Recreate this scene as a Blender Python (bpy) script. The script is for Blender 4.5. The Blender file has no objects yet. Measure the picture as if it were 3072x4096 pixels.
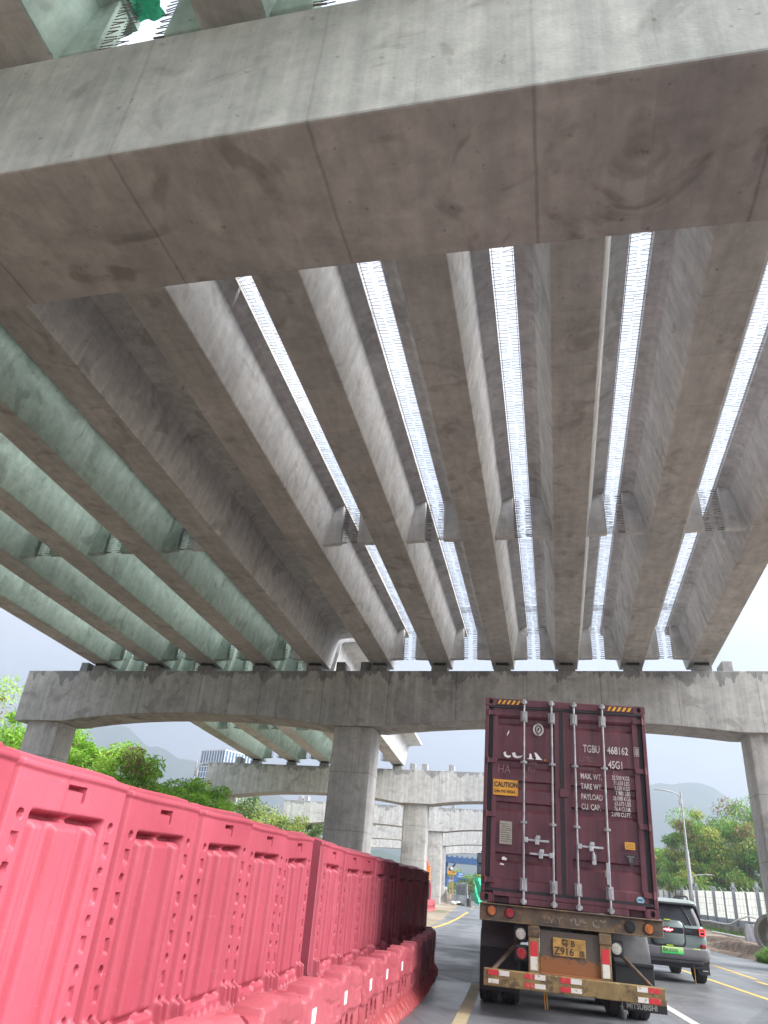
import bpy, bmesh, math, random
import numpy as np
from mathutils import Vector, Matrix
R_=math.radians
PI=math.pi
rnd=random.Random(7)
sc=bpy.context.scene
COL=sc.collection

# ------------------------------------------------------------------ camera
PITCH,ROLL,HEAD=R_(27.805),R_(5.199),R_(-9.4496)
CAMZ=1.4
cam=bpy.data.cameras.new("camera"); camo=bpy.data.objects.new("camera",cam); COL.objects.link(camo)
cam.sensor_fit='VERTICAL'; cam.sensor_height=36.0; cam.lens=2839.0/4096.0*36.0
cam.clip_start=0.05; cam.clip_end=8000
_f=Vector((math.sin(HEAD)*math.cos(PITCH),math.cos(HEAD)*math.cos(PITCH),math.sin(PITCH)))
_r=Vector((math.cos(HEAD),-math.sin(HEAD),0)); _u=_r.cross(_f)
_r2=_r*math.cos(ROLL)+_u*math.sin(ROLL); _u2=_u*math.cos(ROLL)-_r*math.sin(ROLL)
camo.matrix_world=Matrix(((_r2.x,_u2.x,-_f.x,0),(_r2.y,_u2.y,-_f.y,0),(_r2.z,_u2.z,-_f.z,CAMZ),(0,0,0,1)))
sc.camera=camo

# ------------------------------------------------------------------ world, sun, exposure
SUN_EL,SUN_AZ=R_(35),R_(98)          # azimuth measured clockwise from +Y (ahead)
w=bpy.data.worlds.new("World"); sc.world=w; w.use_nodes=True
nt=w.node_tree; nt.nodes.clear()
out=nt.nodes.new('ShaderNodeOutputWorld'); bg=nt.nodes.new('ShaderNodeBackground')
sky=nt.nodes.new('ShaderNodeTexSky'); sky.sky_type='NISHITA'; sky.sun_disc=False
sky.sun_elevation=SUN_EL; sky.sun_rotation=SUN_AZ
tc=nt.nodes.new('ShaderNodeTexCoord')
mp=nt.nodes.new('ShaderNodeMapping'); mp.inputs['Scale'].default_value=(1.6,1.6,4.2)
nz=nt.nodes.new('ShaderNodeTexNoise'); nz.inputs['Scale'].default_value=1.7; nz.inputs['Detail'].default_value=5; nz.inputs['Roughness'].default_value=0.55
rp=nt.nodes.new('ShaderNodeValToRGB'); rp.color_ramp.elements[0].position=0.36; rp.color_ramp.elements[1].position=0.68
rp.color_ramp.elements[0].color=(8.6,9.6,11.8,1); rp.color_ramp.elements[1].color=(13.0,13.4,14.6,1)
mx=nt.nodes.new('ShaderNodeMix'); mx.data_type='RGBA'; mx.inputs['Factor'].default_value=0.86
sep=nt.nodes.new('ShaderNodeSeparateXYZ')
el=nt.nodes.new('ShaderNodeValToRGB'); el.color_ramp.elements[0].position=0.0; el.color_ramp.elements[1].position=0.55
el.color_ramp.elements[0].color=(.95,.97,1.0,1); el.color_ramp.elements[1].color=(1.35,1.33,1.28,1)
mul=nt.nodes.new('ShaderNodeMix'); mul.data_type='RGBA'; mul.blend_type='MULTIPLY'; mul.inputs['Factor'].default_value=1
L=nt.links.new
L(tc.outputs['Generated'],mp.inputs['Vector']); L(mp.outputs[0],nz.inputs['Vector']); L(nz.outputs['Fac'],rp.inputs['Fac'])
L(tc.outputs['Generated'],sep.inputs[0]); L(sep.outputs['Z'],el.inputs['Fac'])
L(sky.outputs[0],mx.inputs[6]); L(rp.outputs[0],mul.inputs[6]); L(el.outputs[0],mul.inputs[7]); L(mul.outputs[2],mx.inputs[7])
L(mx.outputs[2],bg.inputs['Color']); bg.inputs['Strength'].default_value=0.0205
L(bg.outputs[0],out.inputs['Surface'])
sl=bpy.data.lights.new("sun",'SUN'); sl.energy=4.2; sl.angle=R_(60); sl.color=(1.0,0.98,0.95)
so=bpy.data.objects.new("sun",sl); COL.objects.link(so)
sd=Vector((math.sin(SUN_AZ)*math.cos(SUN_EL),math.cos(SUN_AZ)*math.cos(SUN_EL),math.sin(SUN_EL)))
so.rotation_euler=sd.to_track_quat('Z','Y').to_euler(); so.location=(60,-80,60)
sc.view_settings.view_transform='Standard'; sc.view_settings.look='None'; sc.view_settings.gamma=1
sc.view_settings.exposure=2.32
try:
    sc.cycles.max_bounces=7; sc.cycles.diffuse_bounces=5; sc.cycles.volume_bounces=0; sc.cycles.transparent_max_bounces=8
    sc.cycles.use_denoising=True; sc.cycles.caustics_reflective=False; sc.cycles.caustics_refractive=False
except Exception: pass

# ------------------------------------------------------------------ mesh helpers
class MB:
    def __init__(s): s.v=[]; s.f=[]; s.m=[]
    def add(s,vs,fs,mi=0,T=None):
        b=len(s.v)
        s.v+= [tuple(T@Vector(p)) for p in vs] if T is not None else [tuple(p) for p in vs]
        s.f+= [tuple(b+i for i in f) for f in fs]; s.m+=[mi]*len(fs); return s
    def box(s,x0,x1,y0,y1,z0,z1,mi=0,T=None):
        vs=[(x0,y0,z0),(x1,y0,z0),(x1,y1,z0),(x0,y1,z0),(x0,y0,z1),(x1,y0,z1),(x1,y1,z1),(x0,y1,z1)]
        return s.add(vs,[(0,3,2,1),(4,5,6,7),(0,1,5,4),(1,2,6,5),(2,3,7,6),(3,0,4,7)],mi,T)
    def prism(s,poly,ax,a,b,mi=0,T=None,_=0):
        """poly in the two remaining axes (x,z for ax y; y,z for ax x; x,y for ax z)"""
        def P(p,t): return (t,p[0],p[1]) if ax=='x' else ((p[0],t,p[1]) if ax=='y' else (p[0],p[1],t))
        n=len(poly); vs=[P(p,a) for p in poly]+[P(p,b) for p in poly]
        fs=[tuple(range(n)),tuple(range(2*n-1,n-1,-1))]+[(i,n+i,n+(i+1)%n,(i+1)%n) for i in range(n)]
        return s.add(vs,fs,mi,T)
    def loft(s,rings,mi=0,T=None,caps=True,closed=True):
        n=len(rings[0]); vs=[p for r in rings for p in r]; fs=[]
        for k in range(len(rings)-1):
            for i in range(n if closed else n-1):
                j=(i+1)%n; fs.append((k*n+i,k*n+j,(k+1)*n+j,(k+1)*n+i))
        if caps and closed: fs+=[tuple(range(n-1,-1,-1)),tuple((len(rings)-1)*n+i for i in range(n))]
        return s.add(vs,fs,mi,T)
    def tube(s,pts,r,n=6,mi=0,T=None,caps=True):
        pts=[Vector(p) for p in pts]; rings=[]; rs=r if isinstance(r,(list,tuple)) else [r]*len(pts)
        up=None
        for i,p in enumerate(pts):
            d=(pts[min(i+1,len(pts)-1)]-pts[max(i-1,0)]).normalized()
            if up is None:
                up=Vector((0,0,1)) if abs(d.z)<.9 else Vector((1,0,0))
            a=d.cross(up).normalized(); b=a.cross(d).normalized(); up=b
            rings.append([tuple(p+(a*math.cos(2*PI*k/n)+b*math.sin(2*PI*k/n))*rs[i]) for k in range(n)])
        return s.loft(rings,mi,T,caps)
    def lathe(s,prof,n=24,mi=0,T=None,axis='z',caps=True):
        rings=[]
        for r,z in prof:
            ring=[]
            for k in range(n):
                a=2*PI*k/n; c,d=r*math.cos(a),r*math.sin(a)
                ring.append((c,d,z) if axis=='z' else ((z,c,d) if axis=='x' else (d,z,c)))
            rings.append(ring)
        return s.loft(rings,mi,T,caps)
    def build(s,name,mats,parent=None,smooth=None,bevel=None,segs=2):
        me=bpy.data.meshes.new(name); me.from_pydata(s.v,[],s.f)
        if not isinstance(mats,(list,tuple)): mats=[mats]
        for m in mats: me.materials.append(m)
        if len(mats)>1: me.polygons.foreach_set('material_index',s.m)
        me.update()
        bm=bmesh.new(); bm.from_mesh(me); bmesh.ops.recalc_face_normals(bm,faces=bm.faces); bm.to_mesh(me); bm.free()
        if smooth is not None:
            me.polygons.foreach_set('use_smooth',[True]*len(me.polygons)); me.set_sharp_from_angle(angle=R_(smooth))
        o=bpy.data.objects.new(name,me); COL.objects.link(o)
        if parent is not None: o.parent=parent
        if bevel:
            b=o.modifiers.new('bevel','BEVEL'); b.width=bevel; b.segments=segs; b.limit_method='ANGLE'; b.angle_limit=R_(40)
        return o
def npmesh(name,V,F,mats,parent=None,smooth=True,col=None,mi=None):
    """V (n,3), F (m,4) numpy"""
    me=bpy.data.meshes.new(name); me.vertices.add(len(V)); me.vertices.foreach_set('co',np.asarray(V,np.float32).ravel())
    k=F.shape[1]; me.loops.add(F.size); me.loops.foreach_set('vertex_index',F.astype(np.int32).ravel())
    me.polygons.add(len(F)); me.polygons.foreach_set('loop_start',np.arange(0,F.size,k,dtype=np.int32))
    me.update(calc_edges=True)
    for m in (mats if isinstance(mats,(list,tuple)) else [mats]): me.materials.append(m)
    if smooth: me.polygons.foreach_set('use_smooth',[True]*len(F))
    if mi is not None: me.polygons.foreach_set('material_index',mi.astype(np.int32))
    if col is not None:
        at=me.attributes.new('tint','FLOAT_COLOR','POINT'); at.data.foreach_set('color',np.asarray(col,np.float32).ravel())
    o=bpy.data.objects.new(name,me); COL.objects.link(o)
    if parent is not None: o.parent=parent
    return o
def tag(o,label=None,cat=None,group=None,kind=None):
    if label: o['label']=label
    if cat: o['category']=cat
    if group: o['group']=group
    if kind: o['kind']=kind
    return o
def empty(name,loc=(0,0,0),rz=0.0):
    o=bpy.data.objects.new(name,None); COL.objects.link(o); o.location=loc; o.rotation_euler=(0,0,rz); o.empty_display_size=.3
    return o
def copy_tree(o,parent=None):
    c=o.copy(); COL.objects.link(c)
    if parent is not None: c.parent=parent
    for ch in list(o.children): copy_tree(ch,c)
    return c
def text(body,size,m,parent,loc,rot=(PI/2,0,0),sx=1.0,align='LEFT',name='lettering',bold=0.0,shear=0.0,ext=0.001):
    cu=bpy.data.curves.new(name,'FONT'); cu.body=body; cu.size=size; cu.align_x=align; cu.extrude=ext; cu.offset=bold; cu.shear=shear
    cu.resolution_u=3
    cu.materials.append(m); co=bpy.data.objects.new(name,cu); me=bpy.data.meshes.new_from_object(co); bpy.data.objects.remove(co); bpy.data.curves.remove(cu)
    me.name=name; o=bpy.data.objects.new(name,me); COL.objects.link(o); o.parent=parent
    o.location=loc; o.rotation_euler=rot; o.scale=(sx,1,1); return o

# ------------------------------------------------------------------ materials
class NB:
    def __init__(s,name):
        s.mat=bpy.data.materials.new(name); s.mat.use_nodes=True; s.t=s.mat.node_tree
        s.b=s.t.nodes['Principled BSDF']; s.o=s.t.nodes['Material Output']
        s._tc=None
    def n(s,t): return s.t.nodes.new(t)
    def l(s,a,b): s.t.links.new(a,b)
    def setin(s,inp,v):
        if hasattr(v,'is_output') : s.l(v,inp)
        else: inp.default_value=v
    def obj(s,scale=(1,1,1),rand=True,loc=(0,0,0)):
        tc=s.n('ShaderNodeTexCoord'); m=s.n('ShaderNodeMapping'); m.inputs['Scale'].default_value=scale; m.inputs['Location'].default_value=loc
        if rand:
            oi=s.n('ShaderNodeObjectInfo'); mu=s.n('ShaderNodeMath'); mu.operation='MULTIPLY'; mu.inputs[1].default_value=37.0
            s.l(oi.outputs['Random'],mu.inputs[0]); ad=s.n('ShaderNodeVectorMath'); ad.operation='ADD'
            s.l(tc.outputs['Object'],ad.inputs[0]); s.l(mu.outputs[0],ad.inputs[1]); s.l(ad.outputs[0],m.inputs['Vector'])
        else: s.l(tc.outputs['Object'],m.inputs['Vector'])
        return m.outputs[0]
    def sep(s,rand=False):
        x=s.n('ShaderNodeSeparateXYZ'); s.l(s.obj(rand=rand),x.inputs[0]); return x.outputs
    def noise(s,vec,scale,detail=4,rough=.55,dist=0.0):
        q=s.n('ShaderNodeTexNoise'); q.inputs['Scale'].default_value=scale; q.inputs['Detail'].default_value=detail
        q.inputs['Roughness'].default_value=rough; q.inputs['Distortion'].default_value=dist; s.l(vec,q.inputs['Vector']); return q.outputs['Fac']
    def voro(s,vec,scale,feat='F1'):
        q=s.n('ShaderNodeTexVoronoi'); q.feature=feat; q.inputs['Scale'].default_value=scale; s.l(vec,q.inputs['Vector']); return q.outputs['Distance']
    def ramp(s,f,p0,p1,c0=(0,0,0,1),c1=(1,1,1,1)):
        q=s.n('ShaderNodeValToRGB'); e=q.color_ramp.elements; e[0].position=p0; e[1].position=p1
        e[0].color=c0 if len(c0)==4 else (*c0,1); e[1].color=c1 if len(c1)==4 else (*c1,1); s.l(f,q.inputs[0]); return q.outputs[0]
    def mix(s,a,b,f,bl='MIX'):
        q=s.n('ShaderNodeMix'); q.data_type='RGBA'; q.blend_type=bl
        s.setin(q.inputs['Factor'],f)
        for i,v in ((6,a),(7,b)):
            if isinstance(v,tuple) and len(v)==3: v=(*v,1)
            s.setin(q.inputs[i],v)
        return q.outputs[2]
    def math(s,op,a,b=0.0):
        q=s.n('ShaderNodeMath'); q.operation=op; s.setin(q.inputs[0],a); s.setin(q.inputs[1],b); return q.outputs[0]
    def bump(s,h,strength=.2,dist=.01):
        q=s.n('ShaderNodeBump'); q.inputs['Strength'].default_value=strength; q.inputs['Distance'].default_value=dist
        s.l(h,q.inputs['Height']); s.l(q.outputs[0],s.b.inputs['Normal'])
    def fin(s,col=None,rough=None,metal=None,spec=None):
        for k,v in (('Base Color',col),('Roughness',rough),('Metallic',metal),('Specular IOR Level',spec)):
            if v is None: continue
            if isinstance(v,tuple) and len(v)==3: v=(*v,1)
            s.setin(s.b.inputs[k],v)
        return s.mat
def simple(name,col,rough=.5,metal=0.0,var=.15,scale=3.0,spec=.5,coat=0.0,emit=None):
    n=NB(name); v=n.noise(n.obj(),scale,4)
    d=tuple(max(0,c*(1-var)) for c in col); l=tuple(min(1,c*(1+var)) for c in col)
    c=n.ramp(v,.3,.7,d,l); r=n.ramp(v,.3,.7,(max(.02,rough-.08),)*3,(min(1,rough+.08),)*3)
    n.fin(c,r,metal,spec)
    if coat: n.b.inputs['Coat Weight'].default_value=coat; n.b.inputs['Coat Roughness'].default_value=.08
    if emit: n.b.inputs['Emission Color'].default_value=(*emit[0],1); n.b.inputs['Emission Strength'].default_value=emit[1]
    return n.mat
def concrete(name,dark,light,streak=(5,5,.25),stain=.5,joint=None,spots=True,top=None,jstr=.5,wetf=.55):
    """dark/light colours, vertical rain streaks, blotches, optional form joints every joint[1] m along axis joint[0],
    optional dark wet stain hanging from the upper edge at height top (with slope top[1])"""
    n=NB(name); p=n.obj(); 
    c=n.ramp(n.noise(p,.55,5,.6,.6),.32,.68,dark,light)
    mott=n.ramp(n.noise(p,3.1,6,.65,.3),.3,.72,(.72,.72,.72),(1.12,1.11,1.10)); c=n.mix(c,mott,.8,'MULTIPLY')
    st=n.ramp(n.noise(n.obj(streak),1.0,4,.6),.35,.7,(.74,.74,.75),(1.08,1.08,1.07)); c=n.mix(c,st,stain,'MULTIPLY')
    if spots:
        sp=n.ramp(n.noise(p,7.5,2,.5),.24,.31,(.55,.53,.5),(1,1,1)); c=n.mix(c,sp,.7,'MULTIPLY')
        po=n.ramp(n.voro(p,9.0),.03,.07,(.5,.48,.46),(1,1,1)); c=n.mix(c,po,.35,'MULTIPLY')
    wet=n.ramp(n.noise(p,.9,3,.5,1.2),.58,.66,(1,1,1),(.60,.58,.56)); c=n.mix(c,wet,wetf,'MULTIPLY')
    rust=n.ramp(n.noise(n.obj(streak),2.3,5,.65,.3),.68,.75,(1,1,1),(.72,.60,.50)); c=n.mix(c,rust,.5,'MULTIPLY')
    pale=n.ramp(n.noise(p,1.7,6,.72,.8),.60,.72,(1,1,1),(1.22,1.22,1.21)); c=n.mix(c,pale,.6,'MULTIPLY')
    tie=n.ramp(n.voro(n.obj((1,1,1)),1.15),.025,.04,(.42,.40,.38),(1,1,1)); c=n.mix(c,tie,.6,'MULTIPLY')
    if joint:
        x=n.sep(False)[joint[0]]; wob=n.math('MULTIPLY',n.noise(n.obj((1,1,1)),1.5,3),.05)
        f=n.math('FRACT',n.math('MULTIPLY',n.math('ADD',x,wob),1.0/joint[1]),0)
        a=n.math('ABSOLUTE',n.math('SUBTRACT',f,.5))
        jl=n.ramp(a,.012/joint[1],.028/joint[1],(.42,.41,.40),(1,1,1)); c=n.mix(c,jl,jstr,'MULTIPLY')
        cell=n.math('FLOOR',n.math('MULTIPLY',n.math('ADD',x,wob),1.0/joint[1]))
        wn=n.n('ShaderNodeTexWhiteNoise'); wn.noise_dimensions='1D'; n.l(cell,wn.inputs['W'])
        c=n.mix(c,n.ramp(wn.outputs['Value'],0,1,(.9,.9,.9),(1.07,1.06,1.05)),.8,'MULTIPLY')
    if top:
        o=n.sep(False); zz=n.math('SUBTRACT',top[0],n.math('SUBTRACT',o[2],n.math('MULTIPLY',o[0],top[1])))
        d=n.math('MULTIPLY',n.ramp(n.noise(n.obj((1.3,1.3,.35),rand=True),1.0,5,.7),.42,.68),top[2])
        m=n.math('LESS_THAN',zz,d); c=n.mix(c,n.mix(c,(.52,.53,.55),1.0,'MULTIPLY'),n.math('MULTIPLY',m,.9))
    n.bump(n.math('ADD',n.noise(p,22,4),n.math('MULTIPLY',n.noise(p,2.2,3),1.2)),.22,.012)
    return n.fin(c,.82,0,.35)

M={}
M['conc_girder']=concrete('girder_web_concrete',(.63,.635,.64),(.73,.735,.74),streak=(5,5,.4),stain=.6,joint=(1,3.1),jstr=.16)
M['conc_green']=concrete('green_cast_girder_concrete',(.37,.485,.43),(.47,.585,.53),streak=(5,5,.4),stain=.6,joint=(1,3.1),jstr=.16)  # green light from trees and netting put into the concrete colour
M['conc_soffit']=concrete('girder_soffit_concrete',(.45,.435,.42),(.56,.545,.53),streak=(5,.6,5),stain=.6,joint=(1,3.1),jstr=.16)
M['conc_cap']=concrete('pier_concrete',(.44,.44,.42),(.56,.56,.54),streak=(6,6,.18),stain=.8,joint=(0,2.9),top=(9.64,.0205,.75))
M['conc_near']=concrete('near_cap_concrete',(.43,.445,.42),(.54,.555,.53),streak=(5,5,.18),stain=.8,joint=(0,2.35),jstr=.25)
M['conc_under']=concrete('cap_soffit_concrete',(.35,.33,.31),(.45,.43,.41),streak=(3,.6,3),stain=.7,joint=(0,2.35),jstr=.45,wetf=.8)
M['conc_col']=concrete('column_concrete',(.46,.45,.43),(.56,.55,.53),streak=(7,7,.2),stain=.7,joint=(2,2.2))
M['conc_far']=concrete('haze_paled_pier_concrete',(.60,.60,.585),(.72,.72,.705),streak=(6,6,.18),stain=.8,joint=(0,3.4),top=(9.27,.0205,.6))  # far caps: paleness from distant haze painted into the base colour
M['conc_plain']=concrete('plain_concrete',(.34,.33,.31),(.42,.41,.39),spots=False)
M['rebar']=simple('rusty_rebar',(.17,.145,.13),.8,.3,.35,6)
M['rubber']=simple('black_rubber',(.018,.018,.02),.75,0,.3,4)
M['tyre']=simple('tyre_rubber',(.034,.032,.031),.85,0,.4,6)
M['steel']=simple('galvanised_steel',(.42,.43,.44),.5,.6,.25,8)
M['black']=simple('black_paint',(.02,.02,.022),.5,0,.2,5)
M['white']=simple('white_paint',(.8,.8,.78),.55,0,.06,6)
M['yellow']=simple('yellow_sticker',(.72,.34,.035),.5,0,.1,9)
M['strap']=simple('grey_plastic_strap',(.45,.45,.44),.5,0,.2,6)
M['lampgrey']=simple('lamp_post_grey',(.36,.36,.37),.5,.3,.12,4)
M['blue_steel']=simple('blue_painted_steel',(.03,.10,.26),.5,.1,.3,2)
M['sign_blue']=simple('sign_blue',(.02,.16,.56),.45,0,.05,4)
M['orange']=simple('orange_paint',(.80,.23,.02),.5,0,.1,4)
M['yellow_steel']=simple('yellow_steel',(.66,.36,.03),.5,.1,.15,4)
M['green_net']=simple('green_netting',(.05,.58,.33),.7,0,.35,9)
M['bag']=simple('white_woven_bag',(.62,.62,.60),.8,0,.15,7)
M['soilheap']=simple('rubble_soil',(.26,.22,.18),.95,0,.5,6)
M['grey_sheet']=simple('grey_hoarding_sheet',(.27,.29,.31),.55,.3,.3,2)
M['trunk']=simple('bark',(.11,.085,.06),.9,0,.4,6)
M['hose']=simple('white_hose',(.62,.62,.6),.5,0,.1,5)
M['pipe']=concrete('pipe_concrete',(.30,.28,.25),(.40,.37,.33),joint=None)

# asphalt ------------------------------------------------------------
n=NB('wet_asphalt'); p=n.obj(rand=False)
c=n.ramp(n.noise(p,.28,5,.6,.5),.35,.68,(.115,.12,.13),(.195,.20,.212))
c=n.mix(c,n.ramp(n.noise(p,90,3,.7),.3,.72,(.55,.55,.56),(1.55,1.55,1.55)),.9,'MULTIPLY')
c=n.mix(c,n.ramp(n.noise(n.obj((2.2,.12,1),rand=False),1.0,4),.35,.7,(.8,.8,.8),(1.15,1.15,1.15)),.8,'MULTIPLY')
dust=n.ramp(n.noise(p,.16,4,.6,.4),.56,.7); c=n.mix(c,(.17,.155,.135),n.math('MULTIPLY',dust,.45))
pt=n.n('ShaderNodeTexVoronoi'); pt.inputs['Scale'].default_value=1.0; n.l(n.obj((.33,.11,1),rand=False),pt.inputs['Vector']); sp_=n.n('ShaderNodeSeparateColor'); n.l(pt.outputs['Color'],sp_.inputs[0])
c=n.mix(c,n.ramp(sp_.outputs[0],.62,.66,(1,1,1),(.66,.67,.69)),.8,'MULTIPLY')
tk_=n.math('ABSOLUTE',n.math('SUBTRACT',n.math('FRACT',n.math('MULTIPLY',n.math('ADD',n.sep(False)[0],.35),1/1.62)),.5)); c=n.mix(c,n.ramp(tk_,.0,.3,(.78,.78,.79),(1.08,1.08,1.08)),.6,'MULTIPLY')
gt=n.ramp(n.noise(p,38,2,.6),.68,.72,(0,0,0),(1,1,1)); c=n.mix(c,(.30,.27,.23),n.math('MULTIPLY',gt,.35))
cr=n.ramp(n.voro(n.obj((.35,.35,.35),rand=False),1.0,'DISTANCE_TO_EDGE'),.0,.012,(.5,.5,.5),(1,1,1)); c=n.mix(c,cr,.5,'MULTIPLY')
r=n.ramp(n.noise(p,.4,4,.6,.8),.38,.66,(.28,.28,.28),(.62,.62,.62)); 
n.bump(n.noise(p,120,3,.7),.35,.006); M['asphalt']=n.fin(c,r,0,.5)
n=NB('sandy_soil'); p=n.obj(rand=False)
c=n.ramp(n.noise(p,.25,6,.65,.6),.33,.68,(.22,.18,.135),(.40,.34,.265)); c=n.mix(c,n.ramp(n.noise(p,5,6,.7),.3,.7,(.7,.7,.7),(1.2,1.2,1.2)),.8,'MULTIPLY')
gr=n.ramp(n.noise(p,.11,5,.6),.55,.64); c=n.mix(c,(.10,.14,.05),n.math('MULTIPLY',gr,.6))
n.bump(n.noise(p,6,6,.7),.6,.06); M['soil']=n.fin(c,.95,0,.2)
def linemat(name,col):
    n=NB(name); p=n.obj(rand=False); wv=n.noise(p,9,5,.75); c=n.mix((.10,.10,.10),col,n.ramp(wv,.27,.42))
    c=n.mix(c,n.ramp(n.noise(p,1.2,4),.3,.7,(.75,.75,.75),(1.05,1.05,1.05)),.8,'MULTIPLY'); return n.fin(c,.6,0,.3)
M['line_white']=linemat('worn_white_marking',(.55,.55,.53)); M['line_cream']=linemat('worn_cream_marking',(.52,.44,.27)); M['line_yellow']=linemat('worn_yellow_marking',(.62,.42,.12))
# barrier plastics ---------------------------------------------------
def plastic(name,a,b,dirt,dirtf=.5,zlow=.3):
    n=NB(name); p=n.obj(); c=n.ramp(n.noise(p,1.3,4,.6,.4),.3,.7,a,b)
    oi=n.n('ShaderNodeObjectInfo'); c=n.mix(c,n.ramp(oi.outputs['Random'],0,1,(.86,.80,.80),(1.06,1.12,1.10)),1,'MULTIPLY')
    o=n.sep(False); g=n.math('ADD',o[2],n.math('MULTIPLY',n.noise(p,6,5,.7),.35))
    c=n.mix(c,dirt,n.math('MULTIPLY',n.ramp(g,zlow,zlow+.35,(1,1,1),(0,0,0)),dirtf))
    spl=n.math('MULTIPLY',n.ramp(n.noise(p,26,4,.7),.58,.66),n.ramp(g,zlow+.05,zlow+.9,(1,1,1),(0,0,0))); c=n.mix(c,(.22,.15,.13),n.math('MULTIPLY',spl,.55))
    sc_=n.ramp(n.noise(n.obj((9,9,1.2)),1.4,5,.7),.60,.70); c=n.mix(c,n.mix(c,(1.2,1.5,1.5),1,'MULTIPLY'),n.math('MULTIPLY',sc_,.45))
    run=n.ramp(n.noise(n.obj((16,16,.5)),1.2,4,.6),.60,.70); c=n.mix(c,n.mix(c,(.70,.66,.66),1,'MULTIPLY'),n.math('MULTIPLY',run,.5))
    scr=n.ramp(n.noise(n.obj((2.5,2.5,30)),1.6,4,.7),.66,.70); c=n.mix(c,(.60,.30,.30),n.math('MULTIPLY',scr,.35))
    n.bump(n.math('ADD',n.noise(p,30,4),n.math('MULTIPLY',n.noise(p,3,3),1.5)),.12,.012); return n.fin(c,n.ramp(n.noise(p,3,4),.3,.7,(.36,.36,.36),(.58,.58,.58)),0,.4)
M['red_plastic']=plastic('sun_faded_red_plastic',(.40,.068,.098),(.48,.09,.127),(.28,.10,.11),.35)
M['low_plastic']=plastic('scuffed_pink_plastic',(.40,.075,.10),(.48,.11,.135),(.30,.04,.04),.8,.22)
M['reflector']=simple('white_reflective_film',(.85,.87,.88),.35,0,.03,5)
# foliage ------------------------------------------------------------
def leafmat(name,trans=.35):
    n=NB(name); a=n.n('ShaderNodeAttribute'); a.attribute_name='tint'
    n.fin(a.outputs['Color'],.55,0,.35)
    tr=n.n('ShaderNodeBsdfTranslucent'); n.l(n.mix(a.outputs['Color'],(1.1,1.15,.5),.5,'MULTIPLY'),tr.inputs['Color'])
    mx=n.n('ShaderNodeMixShader'); mx.inputs[0].default_value=trans
    n.l(n.b.outputs[0],mx.inputs[1]); n.l(tr.outputs[0],mx.inputs[2]); n.l(mx.outputs[0],n.o.inputs['Surface']); return n.mat
M['leaf']=leafmat('leaves')
n=NB('wooded_hillside'); p=n.obj(rand=False); c=n.ramp(n.noise(p,.012,8,.7),.35,.65,(.025,.05,.028),(.055,.085,.045)); M['hill']=n.fin(c,1,0,0)

# ------------------------------------------------------------------ bridge frame
HB=R_(5.12); EH=Vector((math.sin(HB),math.cos(HB),0)); ET=Vector((math.cos(HB),-math.sin(HB),0))
def BP(s,t,z=0.0): q=EH*s+ET*t; return Vector((q.x,q.y,z))
def soffit(s,t): return 11.46+.02*t-.0428*s

# ------------------------------------------------------------------ ground
def sm(a,b,x): 
    k=min(1,max(0,(x-a)/(b-a))); return k*k*(3-2*k)
def curve_x(y): return 0.0 if y<110 else -((y-110)/60)**2
def ground(x,y):
    z=.38*sm(42,80,y)+.45*sm(85,160,y)+.5*sm(160,330,y)
    xr=x-curve_x(y)
    z+=(.20*sm(11.0,11.8,xr)+.35*sm(12,15.5,xr)+.35*sm(15.6,17.5,xr))*(1-.8*sm(80,200,y))
    return z
def sheet(name,xs,ys,off,mat,follow=False,jit=0.0):
    V=[];F=[]
    for y in ys:
        for x in xs:
            xx=x+(curve_x(y) if follow else 0)
            z=ground(xx,y)+off
            if jit and -14<xx<30 and 18<y<110: z+=jit*(math.sin(xx*1.7+y*.9)+math.sin(xx*3.1-y*2.3+1)*.6)*(1 if xx>11.3 or xx<-2.5 else 0)
            V.append((xx,y,z))
    nx=len(xs)
    for j in range(len(ys)-1):
        for i in range(nx-1): F.append((j*nx+i,j*nx+i+1,(j+1)*nx+i+1,(j+1)*nx+i))
    return npmesh(name,np.array(V),np.array(F),mat)
gx=[-4000,-1500,-600,-250,-120,-60,-30]+list(np.arange(-20,30.01,1.0))+[36,45,60,100,200,500,1500,4000]
gy=[-400,-150,-60,-30]+list(np.arange(-12,112,2.0))+[120,135,150,170,200,240,290,340,450,700,1200,2500,4500]
tag(sheet('ground',gx,gy,-.006,M['soil'],jit=.035),kind='structure')
rx=list(np.linspace(-2.4,10.9,15)); ry=[-40,-20]+list(np.arange(-8,120,2.0))+[130,145,160,180,210,250,300]
tag(sheet('road',rx,ry,.004,M['asphalt'],True),kind='structure')
def strip(name,pts,wd,mat,off=.009):
    V=[];F=[]
    for k,(x,y) in enumerate(pts): V+=[(x-wd/2,y,ground(x,y)+off),(x+wd/2,y,ground(x,y)+off)]
    for k in range(len(pts)-1): F.append((2*k,2*k+1,2*k+3,2*k+2))
    return tag(npmesh(name,np.array(V),np.array(F),mat,smooth=False),kind='structure')
ys=list(np.arange(2,110,2.0))
strip('pale_edge_marking',[(-.42,8.0),(-.33,9.5),(-.27,10.7),(-.21,12.2),(-.14,14.0),(-.10,15.5)],.17,M['line_cream'])
strip('yellow_edge_marking',[(-2.2,36.5),(-2.05,39),(-1.93,42),(-1.8,45.5),(-1.55,52),(-1.22,63),(-1.0,75),(-.95,90)],.2,M['line_yellow'])
strip('white_lane_marking',[(3.10,y) for y in np.arange(4,17.1,1.0)],.15,M['line_white'])
strip('white_lane_marking',[(3.10+curve_x(y),y) for y in np.arange(24,30.1,1.0)],.15,M['line_white'])
strip('yellow_centre_marking',[(6.35-.028*y+curve_x(y)*.8,y) for y in np.arange(8,80,2.0)],.15,M['line_yellow'])
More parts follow.
